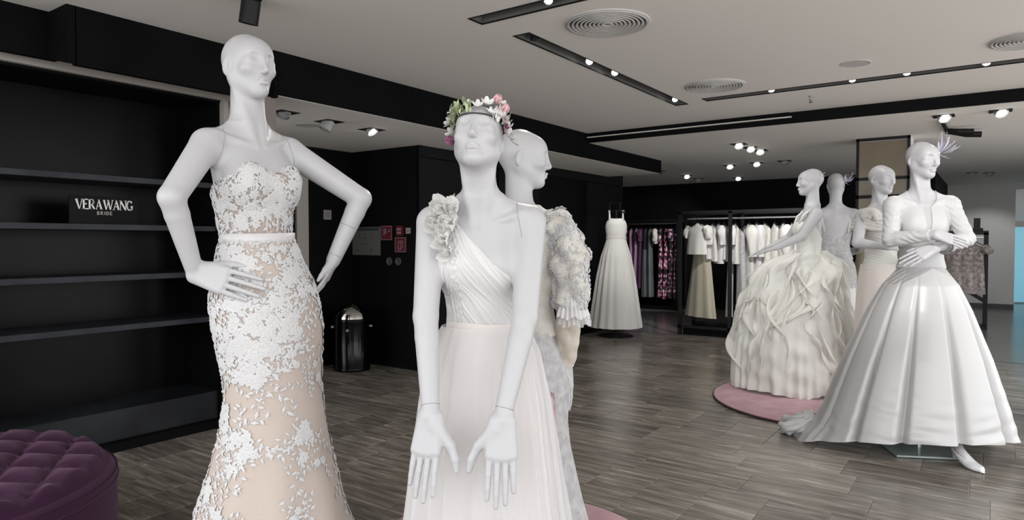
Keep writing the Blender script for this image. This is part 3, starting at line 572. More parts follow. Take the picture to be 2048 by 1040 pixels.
class Field:
    def __init__(s): s.P = []
    def add(s, prim, k=0.02, Mx=None, sub=False, part=''):
        f, lo, hi = prim
        if Mx is not None:
            Mi = np.linalg.inv(Mx)
            def g(x, y, z, f=f, A=Mi.astype(np.float32)):
                return f(A[0, 0]*x+A[0, 1]*y+A[0, 2]*z+A[0, 3], A[1, 0]*x+A[1, 1]*y+A[1, 2]*z+A[1, 3], A[2, 0]*x+A[2, 1]*y+A[2, 2]*z+A[2, 3])
            C8 = np.array([[(lo, hi)[i][0], (lo, hi)[j][1], (lo, hi)[q][2], 1] for i in (0, 1) for j in (0, 1) for q in (0, 1)]) @ Mx.T
            lo, hi = C8[:, :3].min(0), C8[:, :3].max(0); f = g
        s.P.append((f, np.array(lo), np.array(hi), k, sub, part)); return s
    def grid(s, lo, hi, h, parts=None):
        lo = np.array(lo, float); n = np.ceil((np.array(hi)-lo)/h).astype(int)+1
        ax = [(lo[i]+h*np.arange(n[i])).astype(np.float32) for i in range(3)]; D = np.full(n, 0.5, np.float32)
        for f, plo, phi, k, sub, part in s.P:
            if parts is not None and part not in parts: continue
            pad = k+3*h+0.01
            i0 = np.maximum(np.floor((plo-pad-lo)/h).astype(int), 0); i1 = np.minimum(np.ceil((phi+pad-lo)/h).astype(int)+1, n)
            if np.any(i1 <= i0): continue
            sl = tuple(slice(a, b) for a, b in zip(i0, i1))
            d = f(ax[0][sl[0]][:, None, None], ax[1][sl[1]][None, :, None], ax[2][sl[2]][None, None, :])
            A = D[sl]
            if sub: B = -d; hh = np.maximum(k-np.abs(A-B), 0)/k; D[sl] = np.maximum(A, B)+hh*hh*k*0.25
            else: hh = np.maximum(k-np.abs(A-d), 0)/k; D[sl] = np.minimum(A, d)-hh*hh*k*0.25
        return D, ax
    def at(s, P, parts=None):
        x, y, z = [np.asarray(P[:, i], np.float32) for i in range(3)]; D = np.full(len(P), 0.5, np.float32)
        for f, plo, phi, k, sub, part in s.P:
            if parts is not None and part not in parts: continue
            d = f(x, y, z)
            if sub: B = -d; hh = np.maximum(k-np.abs(D-B), 0)/k; D = np.maximum(D, B)+hh*hh*k*0.25
            else: hh = np.maximum(k-np.abs(D-d), 0)/k; D = np.minimum(D, d)-hh*hh*k*0.25
        return D
    def bounds(s, parts=None):
        P = [p for p in s.P if parts is None or p[5] in parts]
        return np.min([p[1] for p in P], 0), np.max([p[2] for p in P], 0)
def surface(D, ax, h):
    # naive surface nets: one vertex per sign-changing cell, one quad per sign-changing grid edge
    lo = np.array([a[0] for a in ax]); s = D < 0
    cnt = np.zeros(np.array(D.shape)-1, np.int8)
    for i in (0, 1):
        for j in (0, 1):
            for k in (0, 1): cnt += s[i:D.shape[0]-1+i, j:D.shape[1]-1+j, k:D.shape[2]-1+k]
    I = np.array(np.nonzero((cnt > 0) & (cnt < 8))).T
    idx = np.full(cnt.shape, -1, np.int32); idx[I[:, 0], I[:, 1], I[:, 2]] = np.arange(len(I))
    acc = np.zeros((len(I), 3), np.float32); num = np.zeros(len(I), np.float32)
    cor = {(i, j, k): D[I[:, 0]+i, I[:, 1]+j, I[:, 2]+k] for i in (0, 1) for j in (0, 1) for k in (0, 1)}
    for a in range(3):
        for u in (0, 1):
            for v in (0, 1):
                c0 = [0, 0, 0]; o = [q for q in range(3) if q != a]; c0[o[0]] = u; c0[o[1]] = v; c1 = list(c0); c1[a] = 1
                d0, d1 = cor[tuple(c0)], cor[tuple(c1)]; m = (d0 < 0) != (d1 < 0)
                t = d0[m]/(d0[m]-d1[m]+1e-12); P = np.tile(np.array(c0, np.float32), (m.sum(), 1)); P[:, a] = t
                acc[m] += P; num[m] += 1
    V = lo+(I+acc/num[:, None])*h
    Fs = []
    for a in range(3):
        b, c = (a+1) % 3, (a+2) % 3
        sl0 = [slice(None)]*3; sl1 = [slice(None)]*3; sl0[a] = slice(0, -1); sl1[a] = slice(1, None)
        E = np.array(np.nonzero(s[tuple(sl0)] != s[tuple(sl1)])).T
        ok = (E[:, b] > 0) & (E[:, c] > 0) & (E[:, b] < cnt.shape[b]) & (E[:, c] < cnt.shape[c]); E = E[ok]
        def g(db, dc):
            Q = E.copy(); Q[:, b] += db; Q[:, c] += dc; return idx[Q[:, 0], Q[:, 1], Q[:, 2]]
        q = np.stack([g(-1, -1), g(0, -1), g(0, 0), g(-1, 0)], 1); inn = s[E[:, 0], E[:, 1], E[:, 2]]
        q[~inn] = q[~inn][:, ::-1]; Fs.append(q)
    return V, np.concatenate(Fs)
def RX(a): c, s_ = math.cos(a), math.sin(a); return np.array([[1, 0, 0, 0], [0, c, -s_, 0], [0, s_, c, 0], [0, 0, 0, 1]], float)
def RY(a): c, s_ = math.cos(a), math.sin(a); return np.array([[c, 0, s_, 0], [0, 1, 0, 0], [-s_, 0, c, 0], [0, 0, 0, 1]], float)
def RZ(a): c, s_ = math.cos(a), math.sin(a); return np.array([[c, -s_, 0, 0], [s_, c, 0, 0], [0, 0, 1, 0], [0, 0, 0, 1]], float)
def TR(x, y, z): m = np.eye(4); m[:3, 3] = (x, y, z); return m
def xf(Mx, p): return (Mx @ np.array([*p, 1.0]))[:3]
# torso cross sections: height, half width, half depth, y centre
TZ = np.array([.60, .70, .80, .90, .97, 1.04, 1.10, 1.14, 1.20, 1.27, 1.33, 1.39, 1.43, 1.46, 1.485, 1.51])
TA = np.array([.150, .165, .176, .180, .168, .142, .123, .117, .123, .134, .141, .147, .148, .134, .098, .062])
TB = np.array([.120, .125, .126, .122, .112, .097, .087, .084, .088, .095, .098, .094, .084, .070, .058, .050])
TY = np.array([.020, .02, .02, .015, .01, .005, .0, .0, .0, .0, .004, .010, .015, .02, .022, .022])
_z = np.linspace(.55, 1.56, 240); _k = np.exp(-np.linspace(-2.2, 2.2, 17)**2); _k /= _k.sum()
def _sm(v): q = np.interp(_z, TZ, v); return np.convolve(np.pad(q, 8, mode='edge'), _k, 'valid').astype(np.float32)
SA, SB, SY = _sm(TA), _sm(TB), _sm(TY)
def torso_ab(z): return np.interp(z, _z, SA), np.interp(z, _z, SB), np.interp(z, _z, SY)
def p_torso(zc=.62):
    def f(x, y, z):
        zz = np.clip(z, .56, 1.55); a = np.interp(zz, _z, SA).astype(np.float32); b = np.interp(zz, _z, SB).astype(np.float32); y0 = np.interp(zz, _z, SY).astype(np.float32)
        q = np.sqrt((x/a)**2+((y-y0)/b)**2); d = (q-1)*np.minimum(a, b)*(1.0+0.15)
        return np.maximum(d, np.maximum(zc-z, z-1.525))
    return f, np.array([-.2, -.15, .6]), np.array([.2, .16, 1.53])
def head_field(Fd, Hm, k0=0.02):
    A = lambda pr, k, sub=False: Fd.add(pr, k, Hm, sub, 'head')
    A(p_ell((0, .020, .030), (.0745, .093, .086)), k0); A(p_ell((0, -.026, -.022), (.058, .066, .086)), .035)
    A(p_ell((0, -.046, .036), (.057, .046, .048)), .03)
    A(p_ell((0, -.067, -.094), (.017, .020, .017)), .026)
    for s in (-1, 1):
        A(p_cap((s*.048, .006, -.042), (s*.013, -.060, -.092), .018, .013), .03)
        A(p_ell((s*.040, -.058, -.022), (.023, .024, .018)), .022)
    for s in (-1, 1): A(p_ell((s*.043, -.124, .0145), (.040, .046, .0290)), .0030, True)
    for s in (-1, 1): A(p_ell((s*.036, -.066, .004), (.0200, .0150, .0130)), .014)
    A(p_cap((0, -.085, .034), (0, -.1065, -.029), .0050, .0085), .009); A(p_ell((0, -.095, -.034), (.0145, .0115, .0080)), .008)
    for s in (-1, 1):
        A(p_cap((s*.0185, -.0870, -.0635), (s*.0045, -.0945, -.0585), .0034, .0060), .005)
    A(p_cap((-.0125, -.0880, -.0715), (.0125, -.0880, -.0715), .0052, .0052), .005); A(p_cap((-.005, -.0915, -.0715), (.005, -.0915, -.0715), .0066, .0066), .005); A(p_ell((0, -.1010, -.0840), (.0140, .0100, .0055)), .008, True)
    A(p_cap((-.021, -.0925, -.0650), (0, -.1010, -.0650), .0017, .0022), .003, True); A(p_cap((.021, -.0925, -.0650), (0, -.1010, -.0650), .0017, .0022), .003, True)
    for s in (-1, 1):
        Er = Hm @ TR(s*.0715, .018, -.006) @ RX(.22) @ RZ(s*-.25)
        Fd.add(p_ell((0, 0, 0), (.0085, .0200, .0320)), .006, Er, False, 'head'); Fd.add(p_ell((s*.008, -.003, .002), (.0060, .0110, .0205)), .004, Er, True, 'head')
def hand_field(Fd, wr, tip, back, thumb, curl=0.35, spread=1.0, part='arm', thumb_out=1.0):
    wr = np.array(wr, float); tip = np.array(tip, float); d = tip-wr; L = np.linalg.norm(d); d /= L
    n = np.array(back, float); n -= d*(n@d); n /= np.linalg.norm(n); lat = np.cross(d, n)
    if lat @ np.array(thumb, float) < 0: lat = -lat
    s = L/0.185; palm = 0.084*s
    for off, fl_, c in ((.030, .074, 1.0), (.010, .083, .9), (-.010, .077, 1.0), (-.028, .060, 1.15)):
        o = off*s; w0 = wr+lat*o*0.55+d*.004; kn = wr+d*(palm-(abs(off)*.22)*s)+lat*o*spread
        Fd.add(p_cap(w0, kn, .0155*s, .0115*s), .014, part=part)
        a = 0.10*curl; p = kn; ln = fl_*s*1.26; rr = .0080*s
        for q, fr in enumerate((.44, .31, .25)):
            a += curl*c*(0.35, 0.55, 0.45)[q]; dd = d*math.cos(a)-n*math.sin(a)+lat*(off*1.6*spread); dd /= np.linalg.norm(dd)
            e = p+dd*ln*fr; Fd.add(p_cap(p, e, rr*(1-.10*q), rr*(.90-.10*q)), .0028, part=part); p = e
    t0 = wr+d*.020*s+lat*.016*s; t1 = wr+d*.058*s+lat*.040*s*thumb_out-n*.010*s; t2 = wr+d*.088*s+lat*.052*s*thumb_out-n*.014*s; t3 = wr+d*.112*s+lat*.056*s*thumb_out-n*.018*s
    Fd.add(p_cap(t0, t1, .0165*s, .0125*s), .014, part=part); Fd.add(p_cap(t1, t2, .0115*s, .0095*s), .005, part=part); Fd.add(p_cap(t2, t3, .0095*s, .0070*s), .005, part=part)
def body_field(head=(0, 0, 0), hoff=(0, 0, 0), lean=0.0, side=0.0, arms=(), bust=1.0, zc=1.0):
    # head = yaw, pitch, roll (degrees); arms = list of dict(s, el, wr, tip, back, thumb, curl)
    Fd = Field(); Lm = TR(0, 0, 1.0) @ RX(math.radians(lean)) @ RY(math.radians(side)) @ TR(0, 0, -1.0)
    Fd.add(p_torso(zc), .03, Lm, part='torso')
    for s in (-1, 1):
        Fd.add(p_ell((s*.064, -.060, 1.322), (.060*bust, .056*bust, .062)), .055, Lm, part='torso')
        Fd.add(p_cap((s*.025, .026, 1.520), (s*.150, .016, 1.455), .034, .042), .035, Lm, part='shoulder')
        Fd.add(p_cap((s*.016, -.048, 1.447), (s*.140, -.018, 1.486), .0085, .0085), .016, Lm, part='shoulder')
    Hm = Lm @ TR(hoff[0], hoff[1], 1.735+hoff[2]) @ RZ(math.radians(head[0])) @ RX(math.radians(head[1])) @ RY(math.radians(head[2]))
    n0, n1 = xf(Lm, (0, .026, 1.45)), xf(Hm, (0, .022, -.045))
    Fd.add(p_cap(n0, n1, .061, .050), .035, part='head')
    for s in (-1, 1): Fd.add(p_cap(xf(Lm, (s*.014, -.044, 1.452)), xf(Hm, (s*.050, .02, -.04)), .0085, .012), .022, part='head')
    head_field(Fd, Hm, .03)
    for a in arms:
        sh = np.array(a.get('sh', xf(Lm, (a['s']*.165, .010, 1.450)))); el = np.array(a['el']); wr = np.array(a['wr'])
        Fd.add(p_cap(sh, el, .0500, .0400), .035, part='arm'); m1 = el+(wr-el)*.22
        Fd.add(p_cap(el, m1, .0385, .0375), .010, part='arm'); Fd.add(p_cap(m1, wr, .0375, .0265), .004, part='arm')
        if 'tip' in a: hand_field(Fd, wr, a['tip'], a['back'], a['thumb'], a.get('curl', .35), a.get('spread', 1.0), 'arm', a.get('thumb_out', 1.0))
    Fd.Lm = Lm; Fd.Hm = Hm; return Fd
def mesh_body(name, Fd, h, parent, m, hh=None, zmin=.62):
    lo, hi = Fd.bounds(); lo = lo-.02; hi = hi+.02; D, ax = Fd.grid(lo, hi, h); V, Q = surface(D, ax, h)
    if hh:   # the face again on a finer grid, replacing the coarse cap above the mid neck
        c = xf(Fd.Hm, (0, 0, -.06)); up = Fd.Hm[:3, 2]
        side = (V-c) @ up; keep = ~np.all(side[Q] > 0.006, 1); Q = Q[keep]
        hc = xf(Fd.Hm, (0, 0, 0)); D2, ax2 = Fd.grid(hc-.165, hc+.165, hh); V2, Q2 = surface(D2, ax2, hh)
        s2 = (V2-c) @ up; near = np.linalg.norm(V2-hc, axis=1) < .162; Q2 = Q2[np.all(s2[Q2] > -0.004, 1) & np.all(near[Q2], 1)]
        Q = np.concatenate([Q, Q2+len(V)]); V = np.concatenate([V, V2])
    u, inv = np.unique(Q.ravel(), return_inverse=True)
    return quads(name, V[u], inv.reshape(-1, 4), m, parent)
def cloth(name, Fd, parts, h, thick, clip, parent, m, lo=None, hi=None):
    # fabric shell: the body field pushed outward, cut by clip(x, y, z) < 0
    blo, bhi = Fd.bounds(parts); lo = np.maximum(blo-.05, lo if lo is not None else -9); hi = np.minimum(bhi+.05, hi if hi is not None else 9)
    D, ax = Fd.grid(lo, hi, h, parts); X, Y, Z = ax[0][:, None, None], ax[1][None, :, None], ax[2][None, None, :]
    D = D-(thick(X, Y, Z) if callable(thick) else thick); D = np.maximum(D, clip(X, Y, Z)).astype(np.float32)
    V, Q = surface(D, ax, h); return quads(name, V, Q, m, parent)
def section_ring(Fd, c, n, parts, r0=.10, N=48, tube=.0016):
    # closed line where a plane cuts the body: the seams between mannequin sections
    c = np.array(c, float); n = np.array(n, float); n /= np.linalg.norm(n); u = np.cross(n, [0.3, 0.5, 0.8]); u /= np.linalg.norm(u); v = np.cross(n, u)
    a = np.linspace(0, 2*math.pi, N, endpoint=False); d = np.cos(a)[:, None]*u+np.sin(a)[:, None]*v; lo = np.zeros(N); hi = np.full(N, r0)
    for _ in range(16):
        mid = (lo+hi)/2; ins = Fd.at(c+d*mid[:, None], parts) < 0; lo = np.where(ins, mid, lo); hi = np.where(ins, hi, mid)
    P = c+d*(lo[:, None]+.0004); good = lo < r0*.93
    return [tuple(p) for p in P], good
def seam(Fd, c, n, parent, r0=.10, parts=('arm', 'torso', 'shoulder')):
    P, good = section_ring(Fd, c, n, parts, r0); N = len(P); m = MB()
    for i in range(N):
        if good[i] and good[(i+1) % N]: m.tube([P[i], P[(i+1) % N]], .0010, 6, False)
    if m.V: m.build('joint_seam', M['seam'], parent)
def skirt(name, zs, fn, m, parent, n=220, close=True):
    # rings from fn(theta, z, t) -> x, y, z arrays
    th = np.linspace(0, 2*math.pi, n, endpoint=False); V = []
    for i, z in enumerate(zs): V.append(np.stack(fn(th, z, i/(len(zs)-1)), 1))
    V = np.concatenate(V); q = len(zs); J = np.arange(n); Fq = []
    for i in range(q-1): Fq.append(np.stack([i*n+J, i*n+(J+1) % n, (i+1)*n+(J+1) % n, (i+1)*n+J], 1)[:, ::-1])
    return quads(name, V, np.concatenate(Fq), m, parent)
def stand(parent, z0, ztop=.75, x=0, y=0, plate=.20):
    MB().tube([(x, y, z0+.01), (x, y, ztop)], .012, 10).build('support_pole', M['steel'], parent)
    MB().box(x-plate, x+plate, y-plate, y+plate, z0, z0+.010).build('base_plate', M['glass'], parent, False, .002)
def smooth1(n, amp, k, seed):   # periodic smooth random signal over n samples
    r = np.random.default_rng(seed); t = np.linspace(0, 2*math.pi, n, endpoint=False); v = np.zeros(n)
    for f in range(1, k+1): v += r.normal()*np.cos(f*t+r.uniform(0, 6.28))
    return amp*v/np.abs(v).max()
def pleats(th, pos, w):   # ridge profile: smooth bumps at given angles
    d = np.abs((th[:, None]-np.array(pos)[None]+math.pi) % (2*math.pi)-math.pi); return np.exp(-(d/np.array(w))**2).sum(1)
def ellipse(th, a, b): return a*np.cos(th), b*np.sin(th)
# small applied flowers and leaves laid on a fabric mesh
def lace_on(name, src, n, parent, m, keep, size=.015, leaves=5, seed=1, lift=.002, cluster=.045):
    me = src.data; N = len(me.vertices); co = np.empty(N*3, np.float32); no = np.empty(N*3, np.float32)
    me.vertices.foreach_get('co', co); co = co.reshape(-1, 3); no = np.array([v.normal[:] for v in me.vertices], np.float32)
    kd = kdtree.KDTree(N)
    for i in range(N): kd.insert(co[i], i)
    kd.balance(); r = np.random.default_rng(seed); VV = []; FF = []; base = 0
    def put(c, nrm, dirv, L, w, h):
        nonlocal base
        d = dirv-nrm*(dirv@nrm); d /= np.linalg.norm(d)+1e-9; s = np.cross(nrm, d); c = c+nrm*lift
        VV.extend([c, c+d*L*.45+s*w+nrm*h*.6, c+d*L+nrm*h*.4, c+d*L*.45-s*w+nrm*h*.6, c+d*L*.5+nrm*h*1.6]); FF.extend([(base, base+4, base+1), (base+1, base+4, base+2), (base+2, base+4, base+3), (base+3, base+4, base)]); base += 5
    for _ in range(n):
        i = int(r.integers(N)); p = co[i]
        if r.random() > keep(p): continue
        nr = no[i]; rose = r.random() < .55; sz = size*r.uniform(.75, 1.3)
        t = np.cross(nr, [0, 0, 1.0]); t /= np.linalg.norm(t)+1e-9; b = np.cross(nr, t)
        for ring, (cnt, ln) in enumerate(((7, 1.0), (5, .6))) if rose else ():
            a0 = r.uniform(0, 6.28)
            for q in range(cnt):
                a = a0+6.283*q/cnt; dv = t*math.cos(a)+b*math.sin(a); put(p+nr*(.002*ring), nr, dv, sz*ln, sz*ln*.42, .0035)
        a = r.uniform(0, 6.28); cur = p.copy(); curn = nr
        for q in range(leaves):
            a += r.uniform(-.6, .6); dv = t*math.cos(a)+b*math.sin(a); nx = cur+dv*sz*.75
            _, j, dist = kd.find(nx); 
            if dist > .03: break
            cur = co[j].copy(); curn = no[j]; sd = 1 if q % 2 else -1
            dv2 = dv*math.cos(.9*sd)+np.cross(curn, dv)*math.sin(.9*sd); put(cur, curn, dv2, sz*r.uniform(.8, 1.25), sz*.24, .003)
            put(cur, curn, dv, sz*.9, sz*.07, .002)
    V = np.array(VV, np.float32); o = quads(name, V, np.array(FF, np.int32), m, parent, False); return stuff(o)
# ------------------------------------------------------------------ mannequins and their gowns
rad = math.radians
def tbl(z, Z, *cols):
    o = np.argsort(Z); Z = np.array(Z)[o]; return [np.interp(z, Z, np.array(c)[o]) for c in cols]
def mannequin(label, loc, rz, Fd, h, hh, z0, name='mannequin'):
    t = thing(name, label, 'mannequin', loc, rz, 'white shop mannequins'); mesh_body('body', Fd, h, t, M['mannequin'], hh); return t
def gown(label, loc, rz): return thing('wedding_gown', label, 'gown', loc, rz, 'gowns worn by the mannequins')

# ---- tall mannequin on the left, lace mermaid gown
LA = (-2.127, 1.433, 0.18); RA = rad(89.0)
FA = body_field(lean=-1.5, side=-1.3, head=(-1, 0, 1), arms=[
    dict(s=-1, el=(-.335, -.060, 1.258), wr=(-.232, .000, 1.022), tip=(-.098, -.168, .955), back=(-.66, -.70, .25), thumb=(0, .1, 1), curl=.10, spread=1.0),
    dict(s=1, el=(.342, -.150, 1.285), wr=(.262, -.086, 1.052), tip=(.190, -.078, .900), back=(.75, -.6, .2), thumb=(-.2, -.9, .3), curl=.30)])
mA = mannequin('tall white mannequin, hands on hips, beside the black shelving', LA, RA, FA, .0036, .0022, 0)
stand(mA, 0, 1.02)
MB().lathe([(.29, -.18), (.30, -.17), (.30, -.012), (.29, -.002)], 48).build('plinth', M['mannequin'], mA, True)
for s in (-1, 1): seam(FA, xf(FA.Lm, (s*.135, .010, 1.44)), (s*1.0, 0, .30), mA, .085)
el, wr = np.array((-.335, -.060, 1.258)), np.array((-.232, 0, 1.022))
el, wr = np.array((.342, -.150, 1.285)), np.array((.262, -.086, 1.052)); seam(FA, el+(wr-el)*.92, wr-el, mA, .05, ('arm',)); seam(FA, el+(wr-el)*.45, wr-el, mA, .06, ('arm',))
gA = gown('peach mermaid gown covered in white lace flowers', LA, RA)
def clipA(x, y, z):
    top = np.where(y < -.02, 1.352+.030*np.exp(-((np.abs(x)-.075)/.045)**2)-.030*np.clip((np.abs(x)-.105)/.05, 0, 1), 1.322-.05*np.clip((y+.02)/.1, 0, 1))
    return np.maximum(z-top, 1.115-z)
bo = cloth('bodice', FA, ('torso',), .0042, .0065, clipA, gA, M['nude'])
ZA = [1.14, 1.05, .97, .90, .82, .737, .63, .55, .47, .33, .205, .135, 0, -.168]
def ringA(th, z):
    a, b, sh = tbl(z, ZA, [.127, .152, .180, .191, .190, .181, .169, .170, .182, .212, .245, .265, .32, .42], [.098, .120, .145, .160, .160, .156, .152, .158, .172, .202, .238, .255, .31, .42],
                   [0, .008, .020, .028, .038, .046, .051, .052, .050, .044, .036, .034, .03, .02])
    return a, b, .594*sh, -.804*sh
foldA = smooth1(260, 1, 9, 3)
def skA(th, z, t):
    a, b, dx, dy = ringA(th, z); w = np.clip((.55-z)/.6, 0, 1); f = 1+.045*w*np.interp(th, np.linspace(0, 2*math.pi, 260), foldA)+.035*w*np.sin(9*th+1.0)
    x, y = ellipse(th, a, b); return x*f+dx, y*f+dy, np.full_like(th, z)
sk = skirt('skirt', np.linspace(1.135, -.165, 130), skA, M['peach'], gA, 260)
def bandA(th, z, t):
    a, b, dx, dy = ringA(th, 1.14); o = (.004, .0075, .0075, .004)[min(3, int(round(t*3)))]; x, y = ellipse(th, a+o, b+o); return x+dx, y+dy, np.full_like(th, z+.004*np.sin(th+1.2))
skirt('waist_ribbon', [1.152, 1.150, 1.116, 1.114], bandA, M['ribbon'], gA, 120)
E_ = MB(); 
for k in range(4):   # boning channels down the front of the bodice
    ang = rad((-90-38, -90-14, -90+12, -90+36)[k]); pts = []
    for z in np.linspace(1.155, 1.335 if k in (1, 2) else 1.33, 14):
        lo, hi = 0.0, .25; dv = np.array([math.cos(ang), math.sin(ang), 0])
        for _ in range(14):
            mid = (lo+hi)/2; v = FA.at(np.array([[dv[0]*mid, dv[1]*mid, z]]), ('torso',))[0]
            if v < .008: lo = mid
            else: hi = mid
        pts.append((dv[0]*lo, dv[1]*lo, z))
    E_.tube(pts, .0028, 6, False)
E_.build('boning', M['ribbon'], gA, True)
lace_on('bodice_lace', bo, 420, gA, M['lace'], lambda p: 1.0 if p[2] > 1.165 else 0, .0200, 5, 3)
def keepA(p):
    a, b, dx, dy = ringA(0, p[2]); th = math.atan2((p[1]-dy)/b, (p[0]-dx)/a); z = p[2]; f = math.degrees(th)   # -90 is the front
    if z > 1.10: return 0
    if z > .93: return .72
    bare = abs((f+62+180) % 360-180) < 24
    n = math.sin(3.1*th+z*9)*math.sin(2.3*th-z*13+1)+.55*math.sin(5*th+z*21)
    if z > .70: return .0 if bare and z < .90 else (.95 if -200 < f < -88 or f > 130 else .35*(n > -.2))
    if bare: return .30*(n > .55)
    return .95 if n > .42 else .0
lace_on('skirt_lace', sk, 2300, gA, M['lace'], keepA, .0215, 6, 5)

# ---- mannequin with the flower crown, one-shoulder tulle gown
LB = (-1.421, 1.84, -0.075); RB = rad(27.7)
FB = body_field(head=(2, -34, 2), hoff=(.004, .006, -.018), lean=14, arms=[
    dict(s=-1, el=(-.158, -.205, 1.140), wr=(-.112, -.322, .855), tip=(-.136, -.380, .618), back=(-.15, -1, .1), thumb=(1, 0, 0), curl=.08, spread=.88, thumb_out=1.30),
    dict(s=1, el=(.158, -.205, 1.140), wr=(.104, -.318, .850), tip=(.108, -.378, .610), back=(.1, -1, .1), thumb=(-1, 0, 0), curl=.08, spread=.88, thumb_out=1.30)])
mB = mannequin('leaning white mannequin wearing a flower crown, arms hanging down', LB, RB, FB, .0036, .0022, 0)
stand(mB, .095, 1.02, 0, .02, .16)
for s in (-1, 1):
    c = xf(FB.Lm, (s*.138, .010, 1.44)); seam(FB, c, FB.Lm[:3, :3] @ np.array((s*1.0, 0, .22)), mB, .085)
for e_, w_ in (((-.158, -.205, 1.140), (-.112, -.322, .855)), ((.158, -.205, 1.140), (.104, -.318, .850))):
    e_, w_ = np.array(e_), np.array(w_); seam(FB, e_+(w_-e_)*.90, w_-e_, mB, .05, ('arm',))
gB = gown('one-shoulder white tulle gown with a shoulder rosette', LB, RB)
Li = np.linalg.inv(FB.Lm).astype(np.float32)
def lb(x, y, z): return x, Li[1, 1]*y+Li[1, 2]*z+Li[1, 3], Li[2, 1]*y+Li[2, 2]*z+Li[2, 3]
def clipB(x, y, z):
    x, y, z = lb(x, y, z); top = np.where(x < -.085, 1.60, 1.475-.90*(x+.085)); top = np.where(y > .03, np.minimum(top, 1.47-.85*(x+.10)), top)
    neck = np.minimum(.072-np.sqrt(x**2+(y-.01)**2), z-1.44); return np.maximum.reduce([z-top+0*y, 1.088-z+0*x+0*y, neck, -x-.150+0*y+0*z])
def thB(x, y, z):
    x, y, z = lb(x, y, z); ph = x*0.95+(z-1.1)*.55+.012*np.sin(9*z+7*x)+.010*np.sin(23*x+3)
    side = np.clip((-.055-x)/.05, 0, 1); ph = ph*(1-side)+side*(x*1.0+y*.9)
    ph = ph+.004*np.sin(140*ph+5*z)+.003*np.sin(61*z+31*x); return .0080+.0019*np.sin(ph*2*math.pi/.0150)+.0017*np.sin(ph*2*math.pi/.041+1+6*z)+.0012*np.sin(ph*2*math.pi/.0235)+0*y
cloth('bodice', FB, ('torso', 'shoulder'), .0031, thB, clipB, gB, M['tulle'])
nB = 420; fB1 = smooth1(nB, 1, 38, 11); fB2 = smooth1(nB, 1, 14, 12)
def mkB(extra, amp, seedph):
    def f(th, z, t):
        a, b, cy = tbl(z, [1.095, 1.075, 1.0, .85, .6, .4, .1], [.128, .140, .172, .200, .232, .258, .36], [.101, .112, .142, .160, .175, .185, .21], [-.024, -.024, -.024, -.03, -.045, -.05, -.06])
        k = np.clip((1.09-z)/.25, 0.12, 1); g = 1+amp*k*(.048*np.roll(fB1, seedph)+.062*np.roll(fB2, seedph)*np.clip((1-z)/.6, 0, 1)); x, y = ellipse(th, a+extra, b+extra)
        return x*g, y*g+cy, np.full_like(th, z)
    return f
skirt('lining', np.linspace(1.09, .10, 60), mkB(0, .8, 0), M['blush'], gB, nB)
skirt('tulle_overlay', np.linspace(1.092, .10, 70), mkB(.017, 1.75, 60), M['veil'], gB, nB)
def bandB(th, z, t):
    x, y = ellipse(th, .131, .104); return x*1.0, y-.024, np.full_like(th, z+.003*np.sin(2*th))
skirt('waistband', [1.108, 1.098, 1.088, 1.080], bandB, M['blush'], gB, 120)
def petal_mesh(L, w, curl, ruffle, seed, nu=7, nv=7):
    r = np.random.default_rng(seed); V = []; p1, p2_ = r.uniform(0, 6.28, 2)
    for i in range(nu):
        u = i/(nu-1)
        for j in range(nv):
            v = j/(nv-1)*2-1; wd = w*math.sin(math.pi*min(.95, .12+.83*u))**.6
            V.append((v*wd, L*u*math.cos(curl*u*.6), L*u*math.sin(curl*u)+ruffle*u*(math.sin(5*v+p1)+.6*math.sin(9*v+p2_))+.25*w*v*v*u))
    return V, [(i*nv+j, i*nv+j+1, (i+1)*nv+j+1, (i+1)*nv+j) for i in range(nu-1) for j in range(nv-1)]
def rosette(center, normal, R, n, m, parent, name, seed):
    nrm = Vector(normal).normalized(); q = nrm.to_track_quat('Z', 'Y').to_matrix().to_4x4(); r = np.random.default_rng(seed)
    for i in range(n):
        k = i/n; V, F = petal_mesh(R*(1.05-.6*k), R*(.55-.25*k), .5+1.2*k, R*.10, seed+i)
        T = Matrix.Translation(Vector(center)) @ q @ Matrix.Rotation(i*2.4+r.uniform(-.3, .3), 4, 'Z') @ Matrix.Translation((0, .004, .004*i/n*R*50)) @ Matrix.Rotation(.15+.9*k, 4, 'X')
        mb = MB(); mb.add([T @ Vector(v) for v in V], F); mb.build(name, m, parent, True)
for i, (p_, R_2) in enumerate([((-.112, -.040, 1.500), .050), ((-.078, -.070, 1.462), .048), ((-.128, -.055, 1.458), .044), ((-.098, -.092, 1.418), .046), ((-.070, -.050, 1.505), .040), ((-.085, -.105, 1.378), .038)]):
    rosette(xf(FB.Lm, p_), FB.Lm[:3, :3] @ np.array((-.35, -.85, .35)), R_2, 11, M['petal'], gB, 'rosette_petal', 40+i*20)
